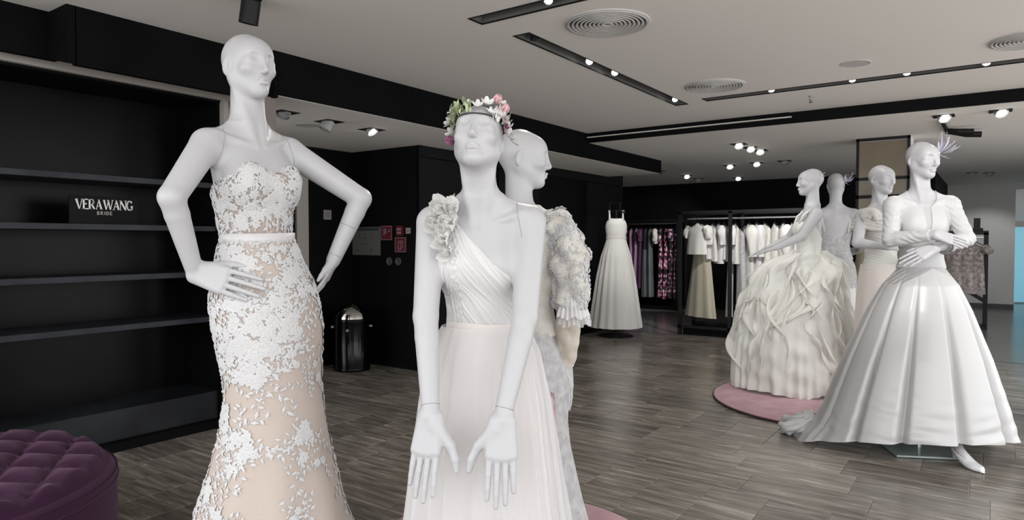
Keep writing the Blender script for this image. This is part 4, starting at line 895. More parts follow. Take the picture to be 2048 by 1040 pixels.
# flower crown
crown = thing('flower_crown', 'crown of white, pink and plum flowers on a dark twig', 'flower crown', LB, RB)
ringc = []
def on_skull(a, up=0.0, out=0.004):
    c0 = np.array((0, .015, .052+.012*math.sin(a)+up)); d = np.array((math.cos(a), math.sin(a), 0)); lo, hi = 0, .14
    for _ in range(14):
        mid = (lo+hi)/2
        if FB.at(np.array([xf(FB.Hm, c0+d*mid)]), ('head',))[0] < 0: lo = mid
        else: hi = mid
    return c0+d*(lo+out)
for a in np.linspace(0, 2*math.pi, 37): ringc.append(xf(FB.Hm, on_skull(a)))
MB().tube(ringc, .0022, 6, False).build('twig_ring', M['twig'], crown, True)
def flower(center, nrm, R, n, m, seed, name='flower', wd=.5, curl=.7, parent=None):
    q = Vector(nrm).normalized().to_track_quat('Z', 'Y').to_matrix().to_4x4(); mb = MB()
    for i in range(n):
        V, F = petal_mesh(R, R*wd, curl, R*.05, seed+i, 5, 5); T = Matrix.Translation(Vector(center)) @ q @ Matrix.Rotation(2*math.pi*i/n, 4, 'Z') @ Matrix.Rotation(.35, 4, 'X'); mb.add([T @ Vector(v) for v in V], F)
    return mb.build(name, m, parent, True)
def crown_at(deg, out, up): a = rad(deg); return xf(FB.Hm, on_skull(a, 0, .006+out*.8)+np.array((0, 0, up))), FB.Hm[:3, :3] @ np.array((math.cos(a), math.sin(a), .5))
# 0 = her left (picture right), -90 = front, 180 = her right
for i, (dg, o_, u_, R2, nn, m_) in enumerate([(-172, .022, .012, .020, 6, 'fwhite'), (-176, .012, -.020, .020, 5, 'fwhite'), (170, .010, -.045, .024, 9, 'fplum'), (-140, .010, .030, .017, 5, 'fwhite'),
        (-85, .004, .020, .018, 5, 'fwhite'), (-72, .008, .030, .020, 5, 'fwhite'), (-58, .012, .045, .021, 8, 'fpink'), (-50, .002, .012, .022, 5, 'fwhite'), (-40, .014, .030, .022, 8, 'fpink'),
        (-28, .010, .005, .018, 5, 'fwhite'), (-18, .014, -.010, .018, 6, 'fplum'), (-8, .016, -.030, .030, 5, 'fwhite'), (4, .030, -.040, .024, 4, 'fwhite'), (40, .01, .02, .02, 6, 'fpink'), (90, .01, .02, .022, 5, 'fwhite'), (135, .01, .01, .02, 6, 'fwhite'), (-100, .004, .024, .016, 5, 'fwhite'), (-160, .012, .020, .016, 6, 'fwhite'), (-150, .010, .006, .015, 5, 'fwhite'), (-64, .004, .006, .016, 5, 'fwhite'), (-46, .014, .050, .016, 5, 'fwhite'), (-34, .006, .020, .016, 5, 'fwhite'), (-22, .012, .016, .015, 5, 'fpink'), (-12, .010, .010, .018, 5, 'fwhite')]):
    c_, n_ = crown_at(dg, o_, u_); flower(c_, n_, R2*(1.25 if nn < 7 else 1.0), nn, M[m_], 100+i*9, 'flower', .34 if nn < 7 else .62, .25 if nn < 7 else 1.3, crown)
for i in range(130):
    dg = random.choice([random.uniform(-168, -95)]*3+[random.uniform(-60, 10)]*2+[random.uniform(100, 190)]); c_, n_ = crown_at(dg, random.uniform(0, .018), random.uniform(-.015, .030))
    n_ = Vector(n_)+Vector((random.uniform(-1, 1), random.uniform(-1, 1), random.uniform(-.2, 1.2))); V, F = petal_mesh(random.uniform(.012, .025), .0042, .4, .001, i, 5, 3)
    T = Matrix.Translation(Vector(c_)) @ n_.normalized().to_track_quat('Y', 'Z').to_matrix().to_4x4(); mb = MB(); mb.add([T @ Vector(v) for v in V], F)
    mb.build('leaf', M['leaf' if i % 2 == 0 and -175 < dg < -90 else ('leaf2' if -168 < dg < -95 else 'fwhite')], crown, True)

# ---- mannequin behind it in profile, puff-sleeved lace gown
LCm = (-1.549, 2.253, -0.10); RC = rad(-173.5)
FC_ = body_field(head=(-58, 2, 0), arms=[dict(s=-1, el=(-.205, .000, 1.170), wr=(-.172, -.030, .905), tip=(-.200, -.010, .720), back=(-1, .1, 0), thumb=(0, -1, 0), curl=.25),
                                         dict(s=1, el=(.21, -.02, 1.17), wr=(.17, -.12, .93), tip=(.14, -.18, .76), back=(1, .1, 0), thumb=(0, -1, 0), curl=.25)])
mC = mannequin('white mannequin in profile behind the flower-crowned one', LCm, RC, FC_, .005, .0024, 0); stand(mC, .12, 1.02, 0, 0, .16)
def gC_last(): return [o for o in gC.children if o.name.startswith('puff_sleeve')][0]
gC = gown('puff-sleeved ivory beaded lace gown behind the one-shoulder gown', LCm, RC)
def clipC(x, y, z):
    neck = np.minimum(.075-np.sqrt(x**2+(y-.01)**2), z-1.44); return np.maximum.reduce([1.03-z+0*x+0*y, neck, np.abs(x)-.17+0*y+0*z])
cloth('bodice', FC_, ('torso', 'shoulder'), .005, .008, clipC, gC, M['sequin'])
def noisy_tube(name, path, rads, m, parent, n=56, steps=60, amp=.006, waves=7, seed=1, diag=9):
    path = np.array(path, float); s = np.linspace(0, 1, len(path)); t = np.linspace(0, 1, steps); P = np.stack([np.interp(t, s, path[:, i]) for i in range(3)], 1); R0 = np.interp(t, s, rads); V = []
    k = np.exp(-np.linspace(-2, 2, 9)**2); k /= k.sum(); P = np.stack([np.convolve(np.pad(P[:, i], 4, mode='edge'), k, 'valid') for i in range(3)], 1); R0 = np.convolve(np.pad(R0, 4, mode='edge'), k, 'valid')
    r = np.random.default_rng(seed); ph = r.uniform(0, 6.28, 4); u = None; th = np.linspace(0, 2*math.pi, n, endpoint=False)
    for i in range(steps):
        d = P[min(i+1, steps-1)]-P[max(i-1, 0)]; d /= np.linalg.norm(d)+1e-9
        if u is None: u = np.cross(d, [0.2, 1, .1])
        u = u-d*(u@d); u /= np.linalg.norm(u); w = np.cross(d, u)
        rr = R0[i]+amp*(np.sin(waves*th+ph[0]+diag*t[i])*.6+np.sin(3*th-diag*1.7*t[i]+ph[1])*.7+np.sin(2*th+diag*2.3*t[i]+ph[2])*.5)*min(1, 4*t[i]+.2)
        V.append(P[i]+np.cos(th)[:, None]*rr[:, None]*u+np.sin(th)[:, None]*rr[:, None]*w)
    J = np.arange(n); F = np.concatenate([np.stack([i*n+J, i*n+(J+1) % n, (i+1)*n+(J+1) % n, (i+1)*n+J], 1) for i in range(steps-1)]); return quads(name, np.concatenate(V), F, m, parent)
for s in (-1, 1):
    e_ = np.array((s*.205, .0 if s < 0 else -.02, 1.17)); w_ = np.array((-.172, -.03, .905)) if s < 0 else np.array((.17, -.12, .93))
    noisy_tube('puff_sleeve', [(s*.115, .01, 1.475), (s*.150, .012, 1.470), (s*.19, .012, 1.40), (s*.212, .01, 1.30), e_, e_+(w_-e_)*.10], [.045, .060, .068, .070, .066, .050], M['sequin'], gC, 96, 90, .0105, 5, 21, 13)
    if s < 0: lace_on('sleeve_lace', gC_last(), 520, gC, M['lace'], lambda p: 1.0, .0095, 4, 77)
    noisy_tube('forearm_sleeve', [e_+(0, 0, .02), e_+(w_-e_)*.5, e_+(w_-e_)*.97], [.052, .049, .037], M['nudesequin'], gC, 40, 40, .0025, 5, 5, 12)
for k in range(3):   # pleated chiffon flounce hanging from the sleeve
    pts = []; nf = 64
    for i in range(14):
        t = i/13
        for j in range(nf):
            a = math.pi*(j/(nf-1))-.3; r = .040+.040*t+.008*t*math.sin(j*1.2)
            pts.append((-.205-r*math.sin(a)*.9-.006*k, .0+r*math.cos(a), 1.225-.03*k-.115*t+.006*math.sin(j*.4+k)))
    if k < 2: quads('sleeve_flounce', pts, [(i*nf+j, i*nf+j+1, (i+1)*nf+j+1, (i+1)*nf+j) for i in range(13) for j in range(nf-1)], M['veil' if k else 'tulle'], gC)
fC1 = smooth1(240, 1, 12, 31)
def skC(th, z, t):
    a, b, cx = tbl(z, [1.05, .95, .85, .75, .6, .4, .12], [.135, .172, .180, .172, .185, .225, .30], [.11, .145, .155, .150, .160, .180, .21], [0, -.01, -.02, -.02, -.025, -.035, -.05]); sw = .10*np.exp(-((z-.80)/.085)**2)*np.exp(-(((th-rad(165)+math.pi) % (2*math.pi)-math.pi)/.8)**2)*(.65+.35*np.sin(62*(z+.10*np.sin(th*1.4))))
    g = 1+.03*np.clip((1-z)/.5, 0.1, 1)*fC1+sw
    x, y = ellipse(th, a, b); return x*g+cx, y*g+.03, np.full_like(th, z)
skirt('skirt', np.linspace(1.045, .13, 70), skC, M['lilac'], gC, 240)
pts = []
for i in range(22):
    t = .45*i/21
    for j in range(7):
        a = rad(150+2.0*(j-3)*(.35+.65*math.sin(math.pi*min(1, i/14)))+2*math.sin(3*t)); a_, b_, cx = tbl(.83-.42*t, [1.05, .95, .85, .75, .6, .4], [.135, .172, .180, .172, .185, .225], [.11, .145, .155, .150, .165, .195], [0, -.01, -.02, -.02, -.025, -.035]); o_ = .010+.008*math.sin(j*1.6)
        pts.append(((a_+o_)*math.cos(a)+cx, (b_+o_)*math.sin(a)+.03, .83-.42*t))
quads('pink_godet', pts, [(i*7+j, i*7+j+1, (i+1)*7+j+1, (i+1)*7+j) for i in range(21) for j in range(6)], M['pinkchiffon'], gC)

# ---- satin ball gown on the right
LD = (-0.379, 4.982, 0.08); RD = rad(26.3)
aD = [dict(s=-1, el=(-.222, -.110, 1.235), wr=(-.045, -.300, 1.262), tip=(.128, -.325, 1.205), back=(.1, -.75, .65), thumb=(.2, -.2, 1), curl=.15, spread=1.1),
      dict(s=1, el=(.215, -.100, 1.240), wr=(-.026, -.250, 1.185), tip=(-.212, -.245, 1.088), back=(-.1, -.8, .6), thumb=(-.3, -.2, 1), curl=.15, spread=1.0)]
FD_ = body_field(head=(22, 4, 0), arms=aD, bust=.80)
mD = mannequin('white mannequin with crossed arms in the long-sleeved satin gown', LD, RD, FD_, .0048, .0028, 0); stand(mD, -.075, 1.02, -.02, -.06, .205)
gD = gown('white satin ball gown with long sleeves and deep pleats', LD, RD)
def armcut(c, d, x, y, z, R=.16):
    d = np.array(d)/np.linalg.norm(d); return np.minimum((x-c[0])*d[0]+(y-c[1])*d[1]+(z-c[2])*d[2], R-np.sqrt((x-c[0])**2+(y-c[1])**2+(z-c[2])**2))
cr = np.array(aD[0]['el'])+.90*(np.array(aD[0]['wr'])-np.array(aD[0]['el'])); cl = np.array(aD[1]['el'])+.66*(np.array(aD[1]['wr'])-np.array(aD[1]['el']))
def clipDb(x, y, z):
    V_ = np.minimum(np.minimum(.003+.024*np.clip((z-1.20)/.28, 0, 1)-np.abs(x)+0*y, .02-y+0*x+0*z), z-1.20+0*x+0*y); neck = np.minimum(.080-np.sqrt(x**2+(y-.01)**2), z-1.44)
    return np.maximum.reduce([1.055-z+0*x+0*y, neck+0*z, V_, np.abs(x)-.150+0*y+0*z])
cloth('bodice', FD_, ('torso', 'shoulder'), .0048, .0065, clipDb, gD, M['satin_soft'])
FDl = Field(); FDr = Field()
for F2, a_ in ((FDr, aD[0]), (FDl, aD[1])):
    sh = np.array((a_['s']*.165, .010, 1.450)); el, wr = np.array(a_['el']), np.array(a_['wr'])
    F2.add(p_cap(np.array((a_['s']*.12, .015, 1.462)), sh, .046, .047), .03, part='arm'); F2.add(p_cap(sh, el, .0480, .0400), .03, part='arm'); m1 = el+(wr-el)*.22; F2.add(p_cap(el, m1, .0395, .0390), .01, part='arm'); F2.add(p_cap(m1, wr, .0390, .0275), .004, part='arm')
def thS(x, y, z): return .0060+.0016*np.sin(190*z+60*x+4*np.sin(40*y))+.0010*np.sin(130*x-97*z+110*y)
cloth('sleeve', FDr, ('arm',), .0045, thS, lambda x, y, z: armcut(cr, np.array(aD[0]['wr'])-np.array(aD[0]['el']), x, y, z), gD, M['satin_soft'])
cloth('sleeve', FDl, ('arm',), .0045, thS, lambda x, y, z: armcut(cl, np.array(aD[1]['wr'])-np.array(aD[1]['el']), x, y, z), gD, M['satin_soft'])
dl = (np.array(aD[1]['wr'])-np.array(aD[1]['el'])); dl /= np.linalg.norm(dl); noisy_tube('cuff', [cl-dl*.035, cl-dl*.01, cl+dl*.018], [.050, .054, .058], M['satin'], gD, 40, 14, .002, 4, 8, 2)
nD = 480; th_ = np.linspace(0, 2*math.pi, nD, endpoint=False)
pl = [rad(v) for v in (-172, -140, -112, -78, -43, -14, 14, 45, 78, 112, 146)]; fD = smooth1(nD, 1, 7, 51)
_d = (th_[:, None]-np.array(pl)[None]+math.pi) % (2*math.pi)-math.pi; crease = np.exp(-(_d/.045)**2).sum(1); knife = (np.clip(_d/.28, 0, 1)*np.exp(-np.clip(_d, 0, 9)/.2)*(_d > 0)).sum(1)
rD = np.random.default_rng(9); ph = rD.uniform(0, 6.28, (8, 3))
def skD(th, z, t):
    a, b = tbl(z, [1.065, 1.04, .95, .8, .5, .2, -.03], [.128, .145, .215, .290, .410, .510, .575], [.105, .122, .180, .235, .320, .380, .415]); k = np.clip(t*1.6, 0.05, 1)
    g = 1-.115*k*crease+.055*k*knife+.02*k*fD; w = np.clip((t-.55)/.45, 0, 1)**1.3
    wr_ = sum(np.sin((38+9*i)*z+ph[i, 0]+(2+i)*np.sin(th*(1+i % 3)+ph[i, 1])+1.5*th) for i in range(5))*.0035*w
    tr = np.exp(-((np.abs((th-rad(172)+math.pi) % (2*math.pi)-math.pi))/.42)**2)*np.clip((t-.80)/.2, 0, 1)**2
    x, y = ellipse(th, a, b); x, y = x*g*(1+wr_)-.045*t, y*g*(1+wr_)-.02*t; rr = np.sqrt(x*x+y*y)+1e-6; q = 1+tr*(.12+.03*np.sin(14*th)+.02*np.sin(23*th+1))/rr
    return x*q, y*q, np.full_like(th, z)-.03*tr+.004*t*np.sin(11*th+2)+.085*t**3*np.clip(-np.sin(th-.25), -.3, 1)
skirt('skirt', np.linspace(1.062, -.028, 120), skD, M['satin'], gD, nD)
for i in range(9):   # loose folds of the train heaped on the floor behind the skirt
    q = rD.uniform(-.5, .5); a0 = rad(150+14*i-56); c0 = np.array((-.56, .15, -.01)); R1 = .17+.05*math.sin(i*2.1); u = np.array((math.cos(a0), math.sin(a0), 0)); v = np.array((-u[1], u[0], 0))
    pts = [c0+u*.02+v*.03*q+(0, 0, .055), c0+u*R1*.5+v*.04+(0, 0, .045-.004*i), c0+u*R1+v*.02*q+(0, 0, -.012), c0+u*R1*.97-v*.06+(0, 0, -.030), c0+u*R1*.5-v*.08+(0, 0, .0)]
    noisy_tube('train_fold', pts, [.020, .036, .040, .034, .022], M['satin_soft'], gD, 36, 44, .011, 4, 90+i, 8)
def ft(x, y, z): return (x, y, z)   # the foot stepping out under the hem
lg = MB().tube([(.075, -.235, .20), (.085, -.260, .06), (.095, -.290, .012)], [.045, .034, .028], 16); lg.tube([(.095, -.280, .03), (.100, -.318, -.012), (.112, -.372, -.046)], [.029, .025, .017], 14); lg.build('ankle', M['legskin'], mD, True)
def shoe(t):
    P = []; nn = 26
    for i in range(nn):
        u = i/(nn-1); w = (.020+.022*math.sin(math.pi*min(1, .15+.62*u)))*(1 if u < .72 else max(.06, 1-((u-.72)/.28)**1.6)); hgt = (.030*(1-u)**1.2+.020*(u < .93)+.006) ; base = .058*max(0, 1-u/.62)**1.6
        for j in range(16):
            a = 2*math.pi*j/16; P.append((w*math.cos(a), -u*.245, base+hgt*.5*(1+math.sin(a)) if math.sin(a) > -.2 else base+.004))
    T = Matrix.Translation((.100, -.262, -.078)) @ Matrix.Rotation(rad(10), 4, 'Z'); P = [T @ Vector(v) for v in P]
    m = MB(); m.add(P, [(i*16+j, (i+1)*16+j, (i+1)*16+(j+1) % 16, i*16+(j+1) % 16) for i in range(nn-1) for j in range(16)]+[tuple(range(16)), tuple((nn-1)*16+15-j for j in range(16))]); m.build('upper', M['shoe'], t, True)
    MB().tube([T @ Vector((0, .012, .055)), T @ Vector((0, .016, .0))], [.012, .006], 10).build('heel', M['shoe_in'], t, True)
sh_ = thing('court_shoe', 'white pointed court shoe peeking out under the satin gown', 'shoe', LD, RD); shoe(sh_)

# ---- ruffled organza gown
LE = (-1.328, 6.356, 0.09); RE = rad(-63.2)
FE = body_field(head=(-2, 0, 0), arms=[dict(s=1, el=(.250, -.130, 1.255), wr=(.298, -.345, 1.165), tip=(.270, -.515, 1.120), back=(.3, -.3, .9), thumb=(-1, 0, 0), curl=.2), dict(s=-1, el=(-.27, -.1, 1.25), wr=(-.28, -.32, 1.13), tip=(-.24, -.48, 1.08), back=(0, -.3, .9), thumb=(1, 0, 0), curl=.2)])
mE = mannequin('white mannequin in the ruffled gown, face turned to the left', LE, RE, FE, .0062, .0042, 0); stand(mE, -.068, 1.02, 0, 0, .2)
gE = gown('cream ball gown of cascading organza ruffles', LE, RE)
cloth('bodice', FE, ('torso',), .0055, .009, lambda x, y, z: np.maximum(z-(1.385-.14*np.clip((y+.02)/.1, 0, 1))+0*x, 1.05-z+0*x+0*y), gE, M['organza'])
for s in (-1, 1): MB().tube([(s*.085, -.105, 1.37), (s*.098, -.075, 1.44), (s*.098, .0, 1.505), (s*.095, .07, 1.44), (s*.085, .098, 1.30)], .010, 8).build('strap', M['organza'], gE, True)
def bell(th, z):
    a, b, cy = tbl(z, [1.12, 1.06, 1.0, .9, .75, .6, .4, .2, .0, -.06], [.128, .22, .28, .340, .395, .435, .475, .495, .500, .495], [.105, .22, .28, .335, .390, .430, .470, .490, .495, .49], [0, -.03, -.06, -.09, -.12, -.14, -.15, -.15, -.145, -.14]); return a*np.cos(th), b*np.sin(th)+cy
nE = 300; fE = smooth1(nE, 1, 16, 61); fE2 = smooth1(nE, 1, 9, 62)
def skE(th, z, t):
    x, y = bell(th, z); g = 1+(.04+.05*t**2)*np.clip(t*2, .2, 1)*fE+.03*np.sin(6*z*6+3*th)*fE2+.03*t**3*np.sin(34*th+2*np.sin(5*th)); return x*g, y*g+(0.0), np.full_like(th, z)+.03*t**4*np.interp(th, np.linspace(0, 6.283, nE), fE2)
skirt('underskirt', np.linspace(1.115, -.055, 80), skE, M['organza'], gE, nE)
re_ = np.random.default_rng(17)
for k in range(54):
    th0 = 2*math.pi*k/54+re_.uniform(-.08, .08); z0 = re_.uniform(.72, 1.12) if k % 3 else 1.12; z1 = max(.12, z0-re_.uniform(.45, .85)); wdt = re_.uniform(.07, .12); f1, f2, p1, p2_ = re_.uniform(1.6, 3.0), re_.uniform(4.0, 6.5), *re_.uniform(0, 6.28, 2); am = re_.uniform(.16, .38)
    ns, nw = 64, 8; V = []
    for i in range(ns):
        u = i/(ns-1); z = z0+(z1-z0)*u+.02*math.sin(f2*u+p2_); th = th0+am*math.sin(f1*u*2+p1)*(.4+.6*u); x, y = bell(np.array([th]), z); nrm = np.array([math.cos(th), math.sin(th), .30]); nrm /= np.linalg.norm(nrm); tan = np.array([-math.sin(th), math.cos(th), 0]); en = math.sin(math.pi*min(1, .08+.92*u))**.4
        for j in range(nw):
            w = j/(nw-1); V.append(np.array([x[0], y[0], z])*np.array([.985, .985, 1])+nrm*(wdt*en*math.sin(w*1.75)*(.8+.2*math.sin(f2*u*2)))+tan*(.060*w*math.sin(f2*u*1.6+p1)+.016*w*w*math.sin(15*u+p2_))+np.array([0, 0, -.050*w*w+.022*w*math.cos(f2*u*1.7+p2_)]))
    quads('ruffle', np.array(V), [(i*nw+j, i*nw+j+1, (i+1)*nw+j+1, (i+1)*nw+j) for i in range(ns-1) for j in range(nw-1)], M['organza2'], gE)

# ---- low-backed white sheath gown seen from behind
LF = (-1.266, 7.197, 0.115); RF = rad(-172.0)
FF_ = body_field(head=(-6, 2, 0), arms=[dict(s=-1, el=(-.245, -.02, 1.19), wr=(-.20, -.22, 1.10), tip=(-.06, -.27, 1.06), back=(-.3, -1, 0), thumb=(0, 0, 1), curl=.2), dict(s=1, el=(.245, -.02, 1.19), wr=(.19, -.22, 1.10), tip=(.05, -.27, 1.06), back=(.3, -1, 0), thumb=(0, 0, 1), curl=.2)])
mF = mannequin('white mannequin seen from behind in the low-backed gown', LF, RF, FF_, .0062, .0042, 0); stand(mF, -.114, 1.02, 0, 0, .2)
gF = gown('white low-backed sheath gown with a flared satin skirt', LF, RF)
cloth('bodice', FF_, ('torso',), .0055, .008, lambda x, y, z: np.maximum(z-np.where(y > -.02, 1.245+2.2*x*x, 1.36)+0*x, 1.02-z+0*x+0*y), gF, M['lilac'])
for s in (-1, 1): MB().tube([(s*.108, .07, 1.27), (s*.125, .060, 1.38), (s*.120, .02, 1.49), (s*.09, -.09, 1.37)], .008, 8).build('strap', M['ivory'], gF, True)
fF = smooth1(240, 1, 12, 71)
def skF(th, z, t):
    a, b = tbl(z, [1.03, .95, .85, .74, .6, .4, .2, -.06], [.145, .178, .192, .190, .205, .250, .29, .33], [.12, .15, .165, .160, .170, .20, .24, .27]); g = 1+.08*np.clip((.72-z)/.4, 0.03, 1)*fF; x, y = ellipse(th, a, b); return x*g, y*g+.02, np.full_like(th, z)
skirt('lace_hip', np.linspace(1.03, .735, 26), skF, M['lilac'], gF, 240); skirt('flared_skirt', np.linspace(.745, -.085, 50), lambda th, z, t: tuple(np.array(skF(th, z, t))*np.array([[1.012], [1.012], [1]])), M['satin'], gF, 240)

# ---- off-shoulder gown between the others
LG = (-0.740, 6.104, 0.06); RG = rad(46.9)
FG = body_field(head=(8, 2, 0), arms=[dict(s=-1, el=(-.285, -.085, 1.235), wr=(-.180, -.275, 1.205), tip=(-.02, -.300, 1.195), back=(-.2, -.7, .7), thumb=(0, -.2, 1), curl=.3), dict(s=1, el=(.285, -.02, 1.22), wr=(.20, -.20, 1.10), tip=(.06, -.27, 1.06), back=(.3, -1, 0), thumb=(0, 0, 1), curl=.2)])
mG = mannequin('white mannequin with bent arm between the satin and low-backed gowns', LG, RG, FG, .0060, .0038, 0); stand(mG, -.038, 1.02, 0, 0, .2)
gG = gown('pale peach off-shoulder gown behind the satin gown', LG, RG)
cloth('bodice', FG, ('torso',), .0055, lambda x, y, z: .008+.002*np.sin(260*(z+.35*x))+0*y, lambda x, y, z: np.maximum(z-1.375+0*x+0*y, 1.02-z+0*x+0*y), gG, M['ivory'])
for k in range(4):
    pts = []
    for i in range(41):
        a = 2*math.pi*i/40; pts.append(((.205+.010*k)*math.cos(a), (.118+.008*k)*math.sin(a), 1.405-.022*k+.020*math.cos(a)**2+.006*math.sin(5*a+k)))
    MB().tube(pts, [.018+.006*math.sin(3*i+k) for i in range(41)], 10, False).build('shoulder_drape', M['ivory'], gG, True)
noisy_tube('bow_loop', [(-.17, -.06, 1.40), (-.21, -.08, 1.46), (-.17, -.12, 1.47), (-.13, -.12, 1.41)], [.03, .045, .045, .025], M['ivory'], gG, 30, 24, .005, 4, 3, 6)
fG = smooth1(240, 1, 12, 81)
def skG(th, z, t):
    a, b = tbl(z, [1.06, .95, .8, .5, .2, -.03], [.150, .165, .175, .185, .20, .215], [.118, .14, .155, .165, .18, .19]); g = 1+.06*np.clip(t*2, .1, 1)*fG; x, y = ellipse(th, a, b); return x*g, y*g+.01, np.full_like(th, z)
skirt('skirt', np.linspace(1.065, -.03, 50), skG, M['peachsilk'], gG, 240)
# feather fascinators
def fascinator(lab, loc, rz, Fd, p, n, L, m, seed):
    t = thing('fascinator', lab, 'fascinator', loc, rz, 'feather fascinators'); r = np.random.default_rng(seed); c = xf(Fd.Hm, p); out = Fd.Hm[:3, :3] @ (np.array(p)/np.linalg.norm(p))
    for i in range(n):
        d = out+r.normal(0, .65, 3); d /= np.linalg.norm(d); V, F = petal_mesh(L*r.uniform(.6, 1.15), L*.07, .5, .002, seed+i, 7, 3); T = Matrix.Translation(Vector(c)) @ Vector(d).to_track_quat('Y', 'Z').to_matrix().to_4x4(); mb = MB(); mb.add([T @ Vector(v) for v in V], F); mb.build('feather', M[m], t, True)
    MB().lathe([(.012, -.004), (.014, 0), (.008, .008), (.001, .010)], 14, tuple(c)).build('clip', M['fwhite'], t, True)
fascinator('lilac feather fascinator on the satin gown mannequin\'s head', LD, RD, FD_, (.078, -.035, .045), 26, .115, 'flilac', 300)
fascinator('spiky white fascinator on the mannequin seen from behind', LF, RF, FF_, (-.08, .02, .03), 22, .09, 'flilac', 400)
fascinator('tiny white fascinator on the ruffled gown mannequin', LE, RE, FE, (.05, .08, .05), 8, .035, 'fwhite', 500)
# ------------------------------------------------------------------ clothes racks
def garment(lab, x, y, z, rz, L, w0, w1, m, grp, sleeves=0, seed=0, thick=.045, puff=0, m2=None, cut=None):
    t = thing('hanging_garment', lab, 'garment', (x, y, z), rz, grp); r = np.random.default_rng(seed)
    hk = [(0, .0, -.055), (0, 0, -.02), (0, .012, .004), (0, .004, .018), (0, -.012, .010)]; hb = MB().tube(hk, .0025, 6); hb.tube([(0, -w0*.85, -.115), (0, -w0*.4, -.075), (0, 0, -.055), (0, w0*.4, -.075), (0, w0*.85, -.115)], .006, 6); hb.build('hanger', M['blackmetal'], t, True)
    n, q = 64, 26; th = np.linspace(0, 2*math.pi, n, endpoint=False); f = smooth1(n, 1, 9, seed+900); V = []
    for i in range(q):
        u = i/(q-1); zz = -.068-(L)*u; sh = min(1, (u*L)/.09); wd = (w0*(.35+.65*sh**.6)) if u*L < .09 else np.interp(u, [.09/L, .30, 1], [w0, w0*.86, w1]); tk = thick*(.25+.75*min(1, u*L/.14))*(1+.5*u)
        g = 1+.16*u*f; V.append(np.stack([tk*np.cos(th)*g+.010*math.sin(3*u+seed), wd*np.sin(th)*(1+.06*u*f), np.full(n, zz-.045*(0 if u*L > .09 else 1)*0)-(.045*np.abs(np.sin(th))*(1-sh))], 1))
    V = np.concatenate(V); J = np.arange(n); F = np.concatenate([np.stack([i*n+J, i*n+(J+1) % n, (i+1)*n+(J+1) % n, (i+1)*n+J], 1) for i in range(q-1)]); quads('body', V, F, M[m], t)
    if m2: quads('skirt', V[8*n:]*np.array([1.06, 1.04, 1]), F[:len(F)-8*n], M[m2], t)
    if sleeves:
        for s in (-1, 1): noisy_tube('sleeve', [(0, s*w0*.86, -.125), (0, s*(w0+.03), -.20), (.012, s*(w0+.02), -.125-sleeves)], [.045, .055+puff, .040+puff*.3], M[m], t, 20, 20, .006, 4, seed+s, 5)
    return t
def post(m, x, y, z0, z1, w=.018): m.box(x-w, x+w, y-w, y+w, z0, z1)
# rack in front of the back wall, floral dresses
k = thing('clothes_rack', 'black clothes rack of floral dresses against the back wall', 'clothes rack', (-5.5, 12.45, 0), 0, 'black clothes racks')
for x in (-.62, .62):
    for y in (-.22, .22): MB().box(x-.018, x+.018, y-.018, y+.018, .0, 1.72).build('post', M['blackmetal'], k)
for y in (-.22, .22): box_obj('top_bar', (-.62, .62, y-.018, y+.018, 1.70, 1.735), M['blackmetal'], k)
MB().tube([(-.62, 0, 1.66), (.62, 0, 1.66)], .012, 10).build('rail', M['steel'], k); box_obj('base', (-.62, .62, -.22, .22, 0, .06), M['blackmetal'], k)
FL = [('floral', 'pink and black floral dress, leftmost on the back rack', 1.38, None), ('mauve', 'mauve satin dress, second from the left on the back rack', 1.30, None), ('mauve', 'mauve dress beside the plum one on the back rack', 1.34, None), ('plum', 'dark plum dress on the back rack', 1.2, None),
      ('darkcloth', 'black dress with a grey skirt on the back rack', 1.36, 'greysatin'), ('greysatin', 'shiny grey satin dress in the middle of the back rack', 1.36, None), ('ivory', 'short white jacket between the grey dresses on the back rack', .32, None), ('floral', 'dark floral print dress right of the grey satin one', 1.36, None),
      ('floral', 'dark floral print dress with pink blooms, third from the right', 1.38, None), ('floral2', 'black floral dress second from the right on the back rack', 1.36, None), ('floral2', 'black floral dress at the right end of the back rack', 1.36, None)]
for i, (m_, lab, L, m2) in enumerate(FL): garment(lab, -6.05+i*.105, 12.45, 1.655, rad(18), L, .20, .21, m_, 'dresses on the back rack', .0 if i % 3 else .22, 200+i, .045, 0, m2)
# big frame rack of white gowns
k = thing('clothes_rack', 'large black frame rack of white bridal clothes', 'clothes rack', (-3.6, 9.12, 0), 0, 'black clothes racks')
XP = (0.0, .70, 1.85)
for x in XP:
    for y in (0, .55): box_obj('post', (x-.022, x+.022, y-.022, y+.022, 0, 1.715), M['blackmetal'], k)
for y in (0, .55): box_obj('top_bar', (-.022, 1.872, y-.022, y+.022, 1.69, 1.73), M['blackmetal'], k); box_obj('bottom_bar', (-.022, 1.872, y-.022, y+.022, .10, .135), M['blackmetal'], k)
for x in XP: box_obj('cross_bar', (x-.018, x+.018, 0, .55, 1.69, 1.725), M['blackmetal'], k)
box_obj('plinth', (.04, 1.83, .02, .53, 0, .10), M['black'], k, .004); MB().tube([(0, .275, 1.63), (1.85, .275, 1.63)], .014, 12).build('rail', M['steel'], k)
garment('long champagne dress at the left end of the white rack', -3.38, 9.36, 1.63, rad(62), 1.32, .175, .30, 'champagne', 'clothes on the white rack', 0, 1, .055)
garment('white short-sleeved top hung over the champagne dress', -3.40, 9.24, 1.635, rad(60), .44, .20, .19, 'ivory', 'clothes on the white rack', .16, 2, .05)
ordn = ['first', 'second', 'third', 'fourth', 'fifth', 'sixth', 'seventh']
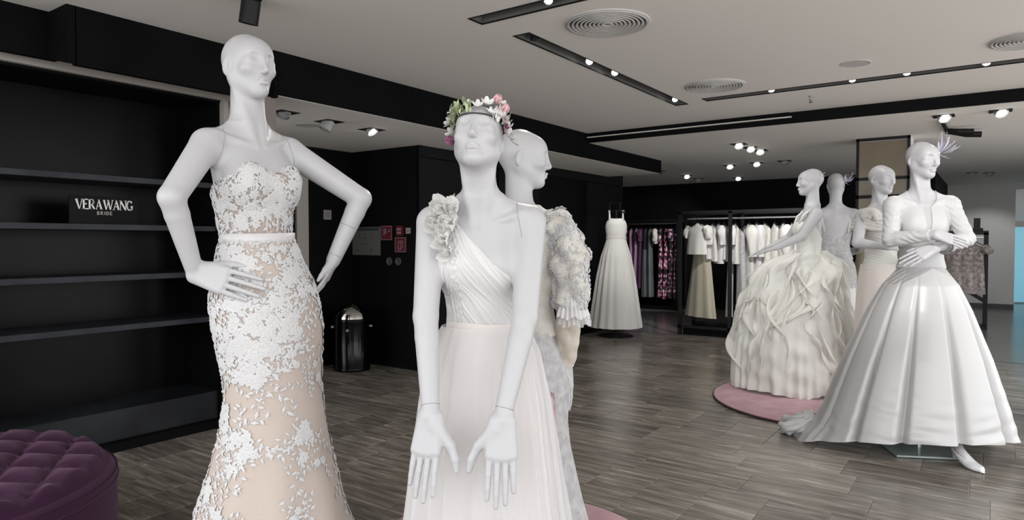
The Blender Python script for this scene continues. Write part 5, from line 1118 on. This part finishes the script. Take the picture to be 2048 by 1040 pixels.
for i in range(6): garment(f'{ordn[i]} of the short white tops right of the champagne dress', -3.30+i*.075, 9.395, 1.63, rad(22+4*(i % 3)), .50+.03*(i % 3), .205, .20, 'ivory' if i % 2 else 'tulle', 'clothes on the white rack', .25 if i % 2 == 0 else 0, 10+i, .04)
garment('white blouse with a long trailing ribbon left of the middle post', -2.985, 9.395, 1.63, rad(25), 1.30, .07, .05, 'ivory', 'clothes on the white rack', 0, 20, .03)
for i in range(4): garment(f'{ordn[i]} long lace dress right of the middle post', -2.83+i*.10, 9.395, 1.56 if i == 0 else 1.63, rad(24+3*i), 1.02+.05*(i % 2), .19, .21, ('lilac', 'ivory', 'tulle', 'sequin')[i], 'clothes on the white rack', .42 if i in (1, 2) else 0, 30+i, .05, .03 if i == 1 else 0)
for i in range(4): garment(f'{ordn[i]} white dress on the right part of the white rack', -2.40+i*.12, 9.395, 1.63, rad(24), 1.05, .20, .22, ('ivory', 'warmwhite', 'tulle', 'ivory')[i], 'clothes on the white rack', .4 if i == 1 else 0, 40+i, .05, .04)
garment('coral red garment glimpsed behind the ruffled gown', -1.86, 9.395, 1.60, rad(40), .55, .18, .20, 'redcloth', 'clothes on the white rack', 0, 50, .05)
# frame rack by the far wall
k = thing('clothes_rack', 'thick black frame rack before the far white wall', 'clothes rack', (-.75, 12.4, 0), 0, 'black clothes racks')
for x in (0, .64): box_obj('post', (x-.03, x+.03, -.03, .03, .0, 1.44), M['blackmetal'], k)
box_obj('top_bar', (-.03, .67, -.03, .03, 1.41, 1.47), M['blackmetal'], k); box_obj('base', (-.03, .67, -.2, .2, 0, .05), M['blackmetal'], k); MB().tube([(0, 0, 1.37), (.64, 0, 1.37)], .012, 10).build('rail', M['steel'], k)
MB().add([(.30, -.06, .66), (.64, -.06, .44), (.64, .03, .44), (.30, .03, .66), (.30, -.06, .60), (.64, -.06, .38), (.64, .03, .38), (.30, .03, .60)], [(0, 1, 2, 3), (7, 6, 5, 4), (0, 4, 5, 1), (1, 5, 6, 2), (2, 6, 7, 3), (3, 7, 4, 0)]).build('sloping_shelf', M['blackmetal'], k)
box_obj('sign_holder', (.45, .60, -.05, .05, 1.47, 1.51), M['blackmetal'], k); box_obj('sign_plate', (.48, .565, -.012, .012, 1.51, 1.66), M['blackmetal'], k)
for i, lab in enumerate(['taupe beaded dress, left on the frame rack by the white wall', 'taupe beaded dress, middle on the frame rack by the white wall', 'pale taupe dress with flutter sleeves, right on the frame rack']): garment(lab, -.55+i*.14, 12.4, 1.365, rad(62), .78, .17, .17, 'taupedress', 'dresses by the far wall', .10 if i == 2 else 0, 60+i, .05, .03)
# tulle gown hanging by the end of the dark wall
k = thing('garment_stand', 'black garment stand at the end of the dark wall', 'garment stand', (-4.26, 8.45, 0))
MB().lathe([(.24, 0), (.24, .012), (.02, .02)], 32).build('base', M['blackmetal'], k, True); MB().tube([(0, 0, .02), (0, 0, 1.74)], .014, 10).build('pole', M['blackmetal'], k)
MB().tube([(-.10, 0, 1.72), (-.10, 0, 1.84), (.06, 0, 1.84), (.06, 0, 1.72), (-.10, 0, 1.72)], .008, 8).build('top_frame', M['blackmetal'], k); MB().tube([(-.15, 0, 1.70), (0, 0, 1.74), (.15, 0, 1.70)], .008, 8).build('hanger_arm', M['blackmetal'], k)
g = thing('wedding_gown', 'white tulle ball gown hanging on the black stand by the wall', 'gown', (-4.26, 8.45, 0), rad(28), 'hanging gowns')
fH = smooth1(260, 1, 20, 91)
def skH(th, z, t):
    a, b = tbl(z, [1.36, 1.30, 1.1, .8, .4, .13], [.130, .145, .208, .265, .322, .360], [.09, .105, .17, .23, .29, .33]); gg = 1+.07*np.clip(t*2.5, .15, 1)*fH; x, y = ellipse(th, a, b); return x*gg, y*gg, np.full_like(th, z)+.008*t**6*fH
skirt('skirt', np.linspace(1.36, .13, 50), skH, M['warmwhite'], g, 260)
def boH(th, z, t):
    a, b = tbl(z, [1.37, 1.45, 1.55, 1.62], [.132, .142, .150, .135], [.088, .095, .098, .075]); x, y = ellipse(th, a, b); return x, y, z-.05*np.abs(np.cos(th))**3*t+.012*np.sin(2*th)**2
skirt('bodice', np.linspace(1.355, 1.62, 16), lambda th, z, t: boH(th, z, t), M['warmwhite'], g, 80)
for s in (-1, 1):
    for o_ in (-.03, .03): MB().tube([(s*.09+o_*.3, -.06, 1.59), (s*.09, -.03, 1.70), (s*.095-o_*.3, .0, 1.735), (s*.09, .05, 1.60)], .008, 8).build('strap', M['warmwhite'], g, True)
skirt('waist_seam', [1.375, 1.36, 1.345], lambda th, z, t: (.14*np.cos(th), .097*np.sin(th), np.full_like(th, z)), M['ivory'], g, 80)
# olive tulle gown on a stand behind the off-shoulder gown
k = thing('garment_stand', 'black dress stand inside the olive tulle gown', 'garment stand', (-.985, 7.55, 0)); MB().lathe([(.16, .02), (.16, .035), (.015, .045)], 24).build('base', M['blackmetal'], k, True); MB().tube([(0, 0, .04), (0, 0, 1.28)], .012, 8).build('pole', M['blackmetal'], k)
g = thing('tulle_gown', 'pale olive tulle gown half hidden behind the off-shoulder gown', 'gown', (-.985, 7.55, 0), 0, 'hanging gowns'); fO = smooth1(200, 1, 18, 95)
def skO(th, z, t):
    a = tbl(z, [1.25, 1.1, .9, .5, .05], [.13, .16, .24, .30, .34])[0]; gg = 1+.09*np.clip(t*3, .1, 1)*fO+.04*np.sin(40*z+5*th); return a*np.cos(th)*gg, .8*a*np.sin(th)*gg, np.full_like(th, z)
skirt('skirt', np.linspace(1.22, .05, 44), skO, M['olive'], g, 200)
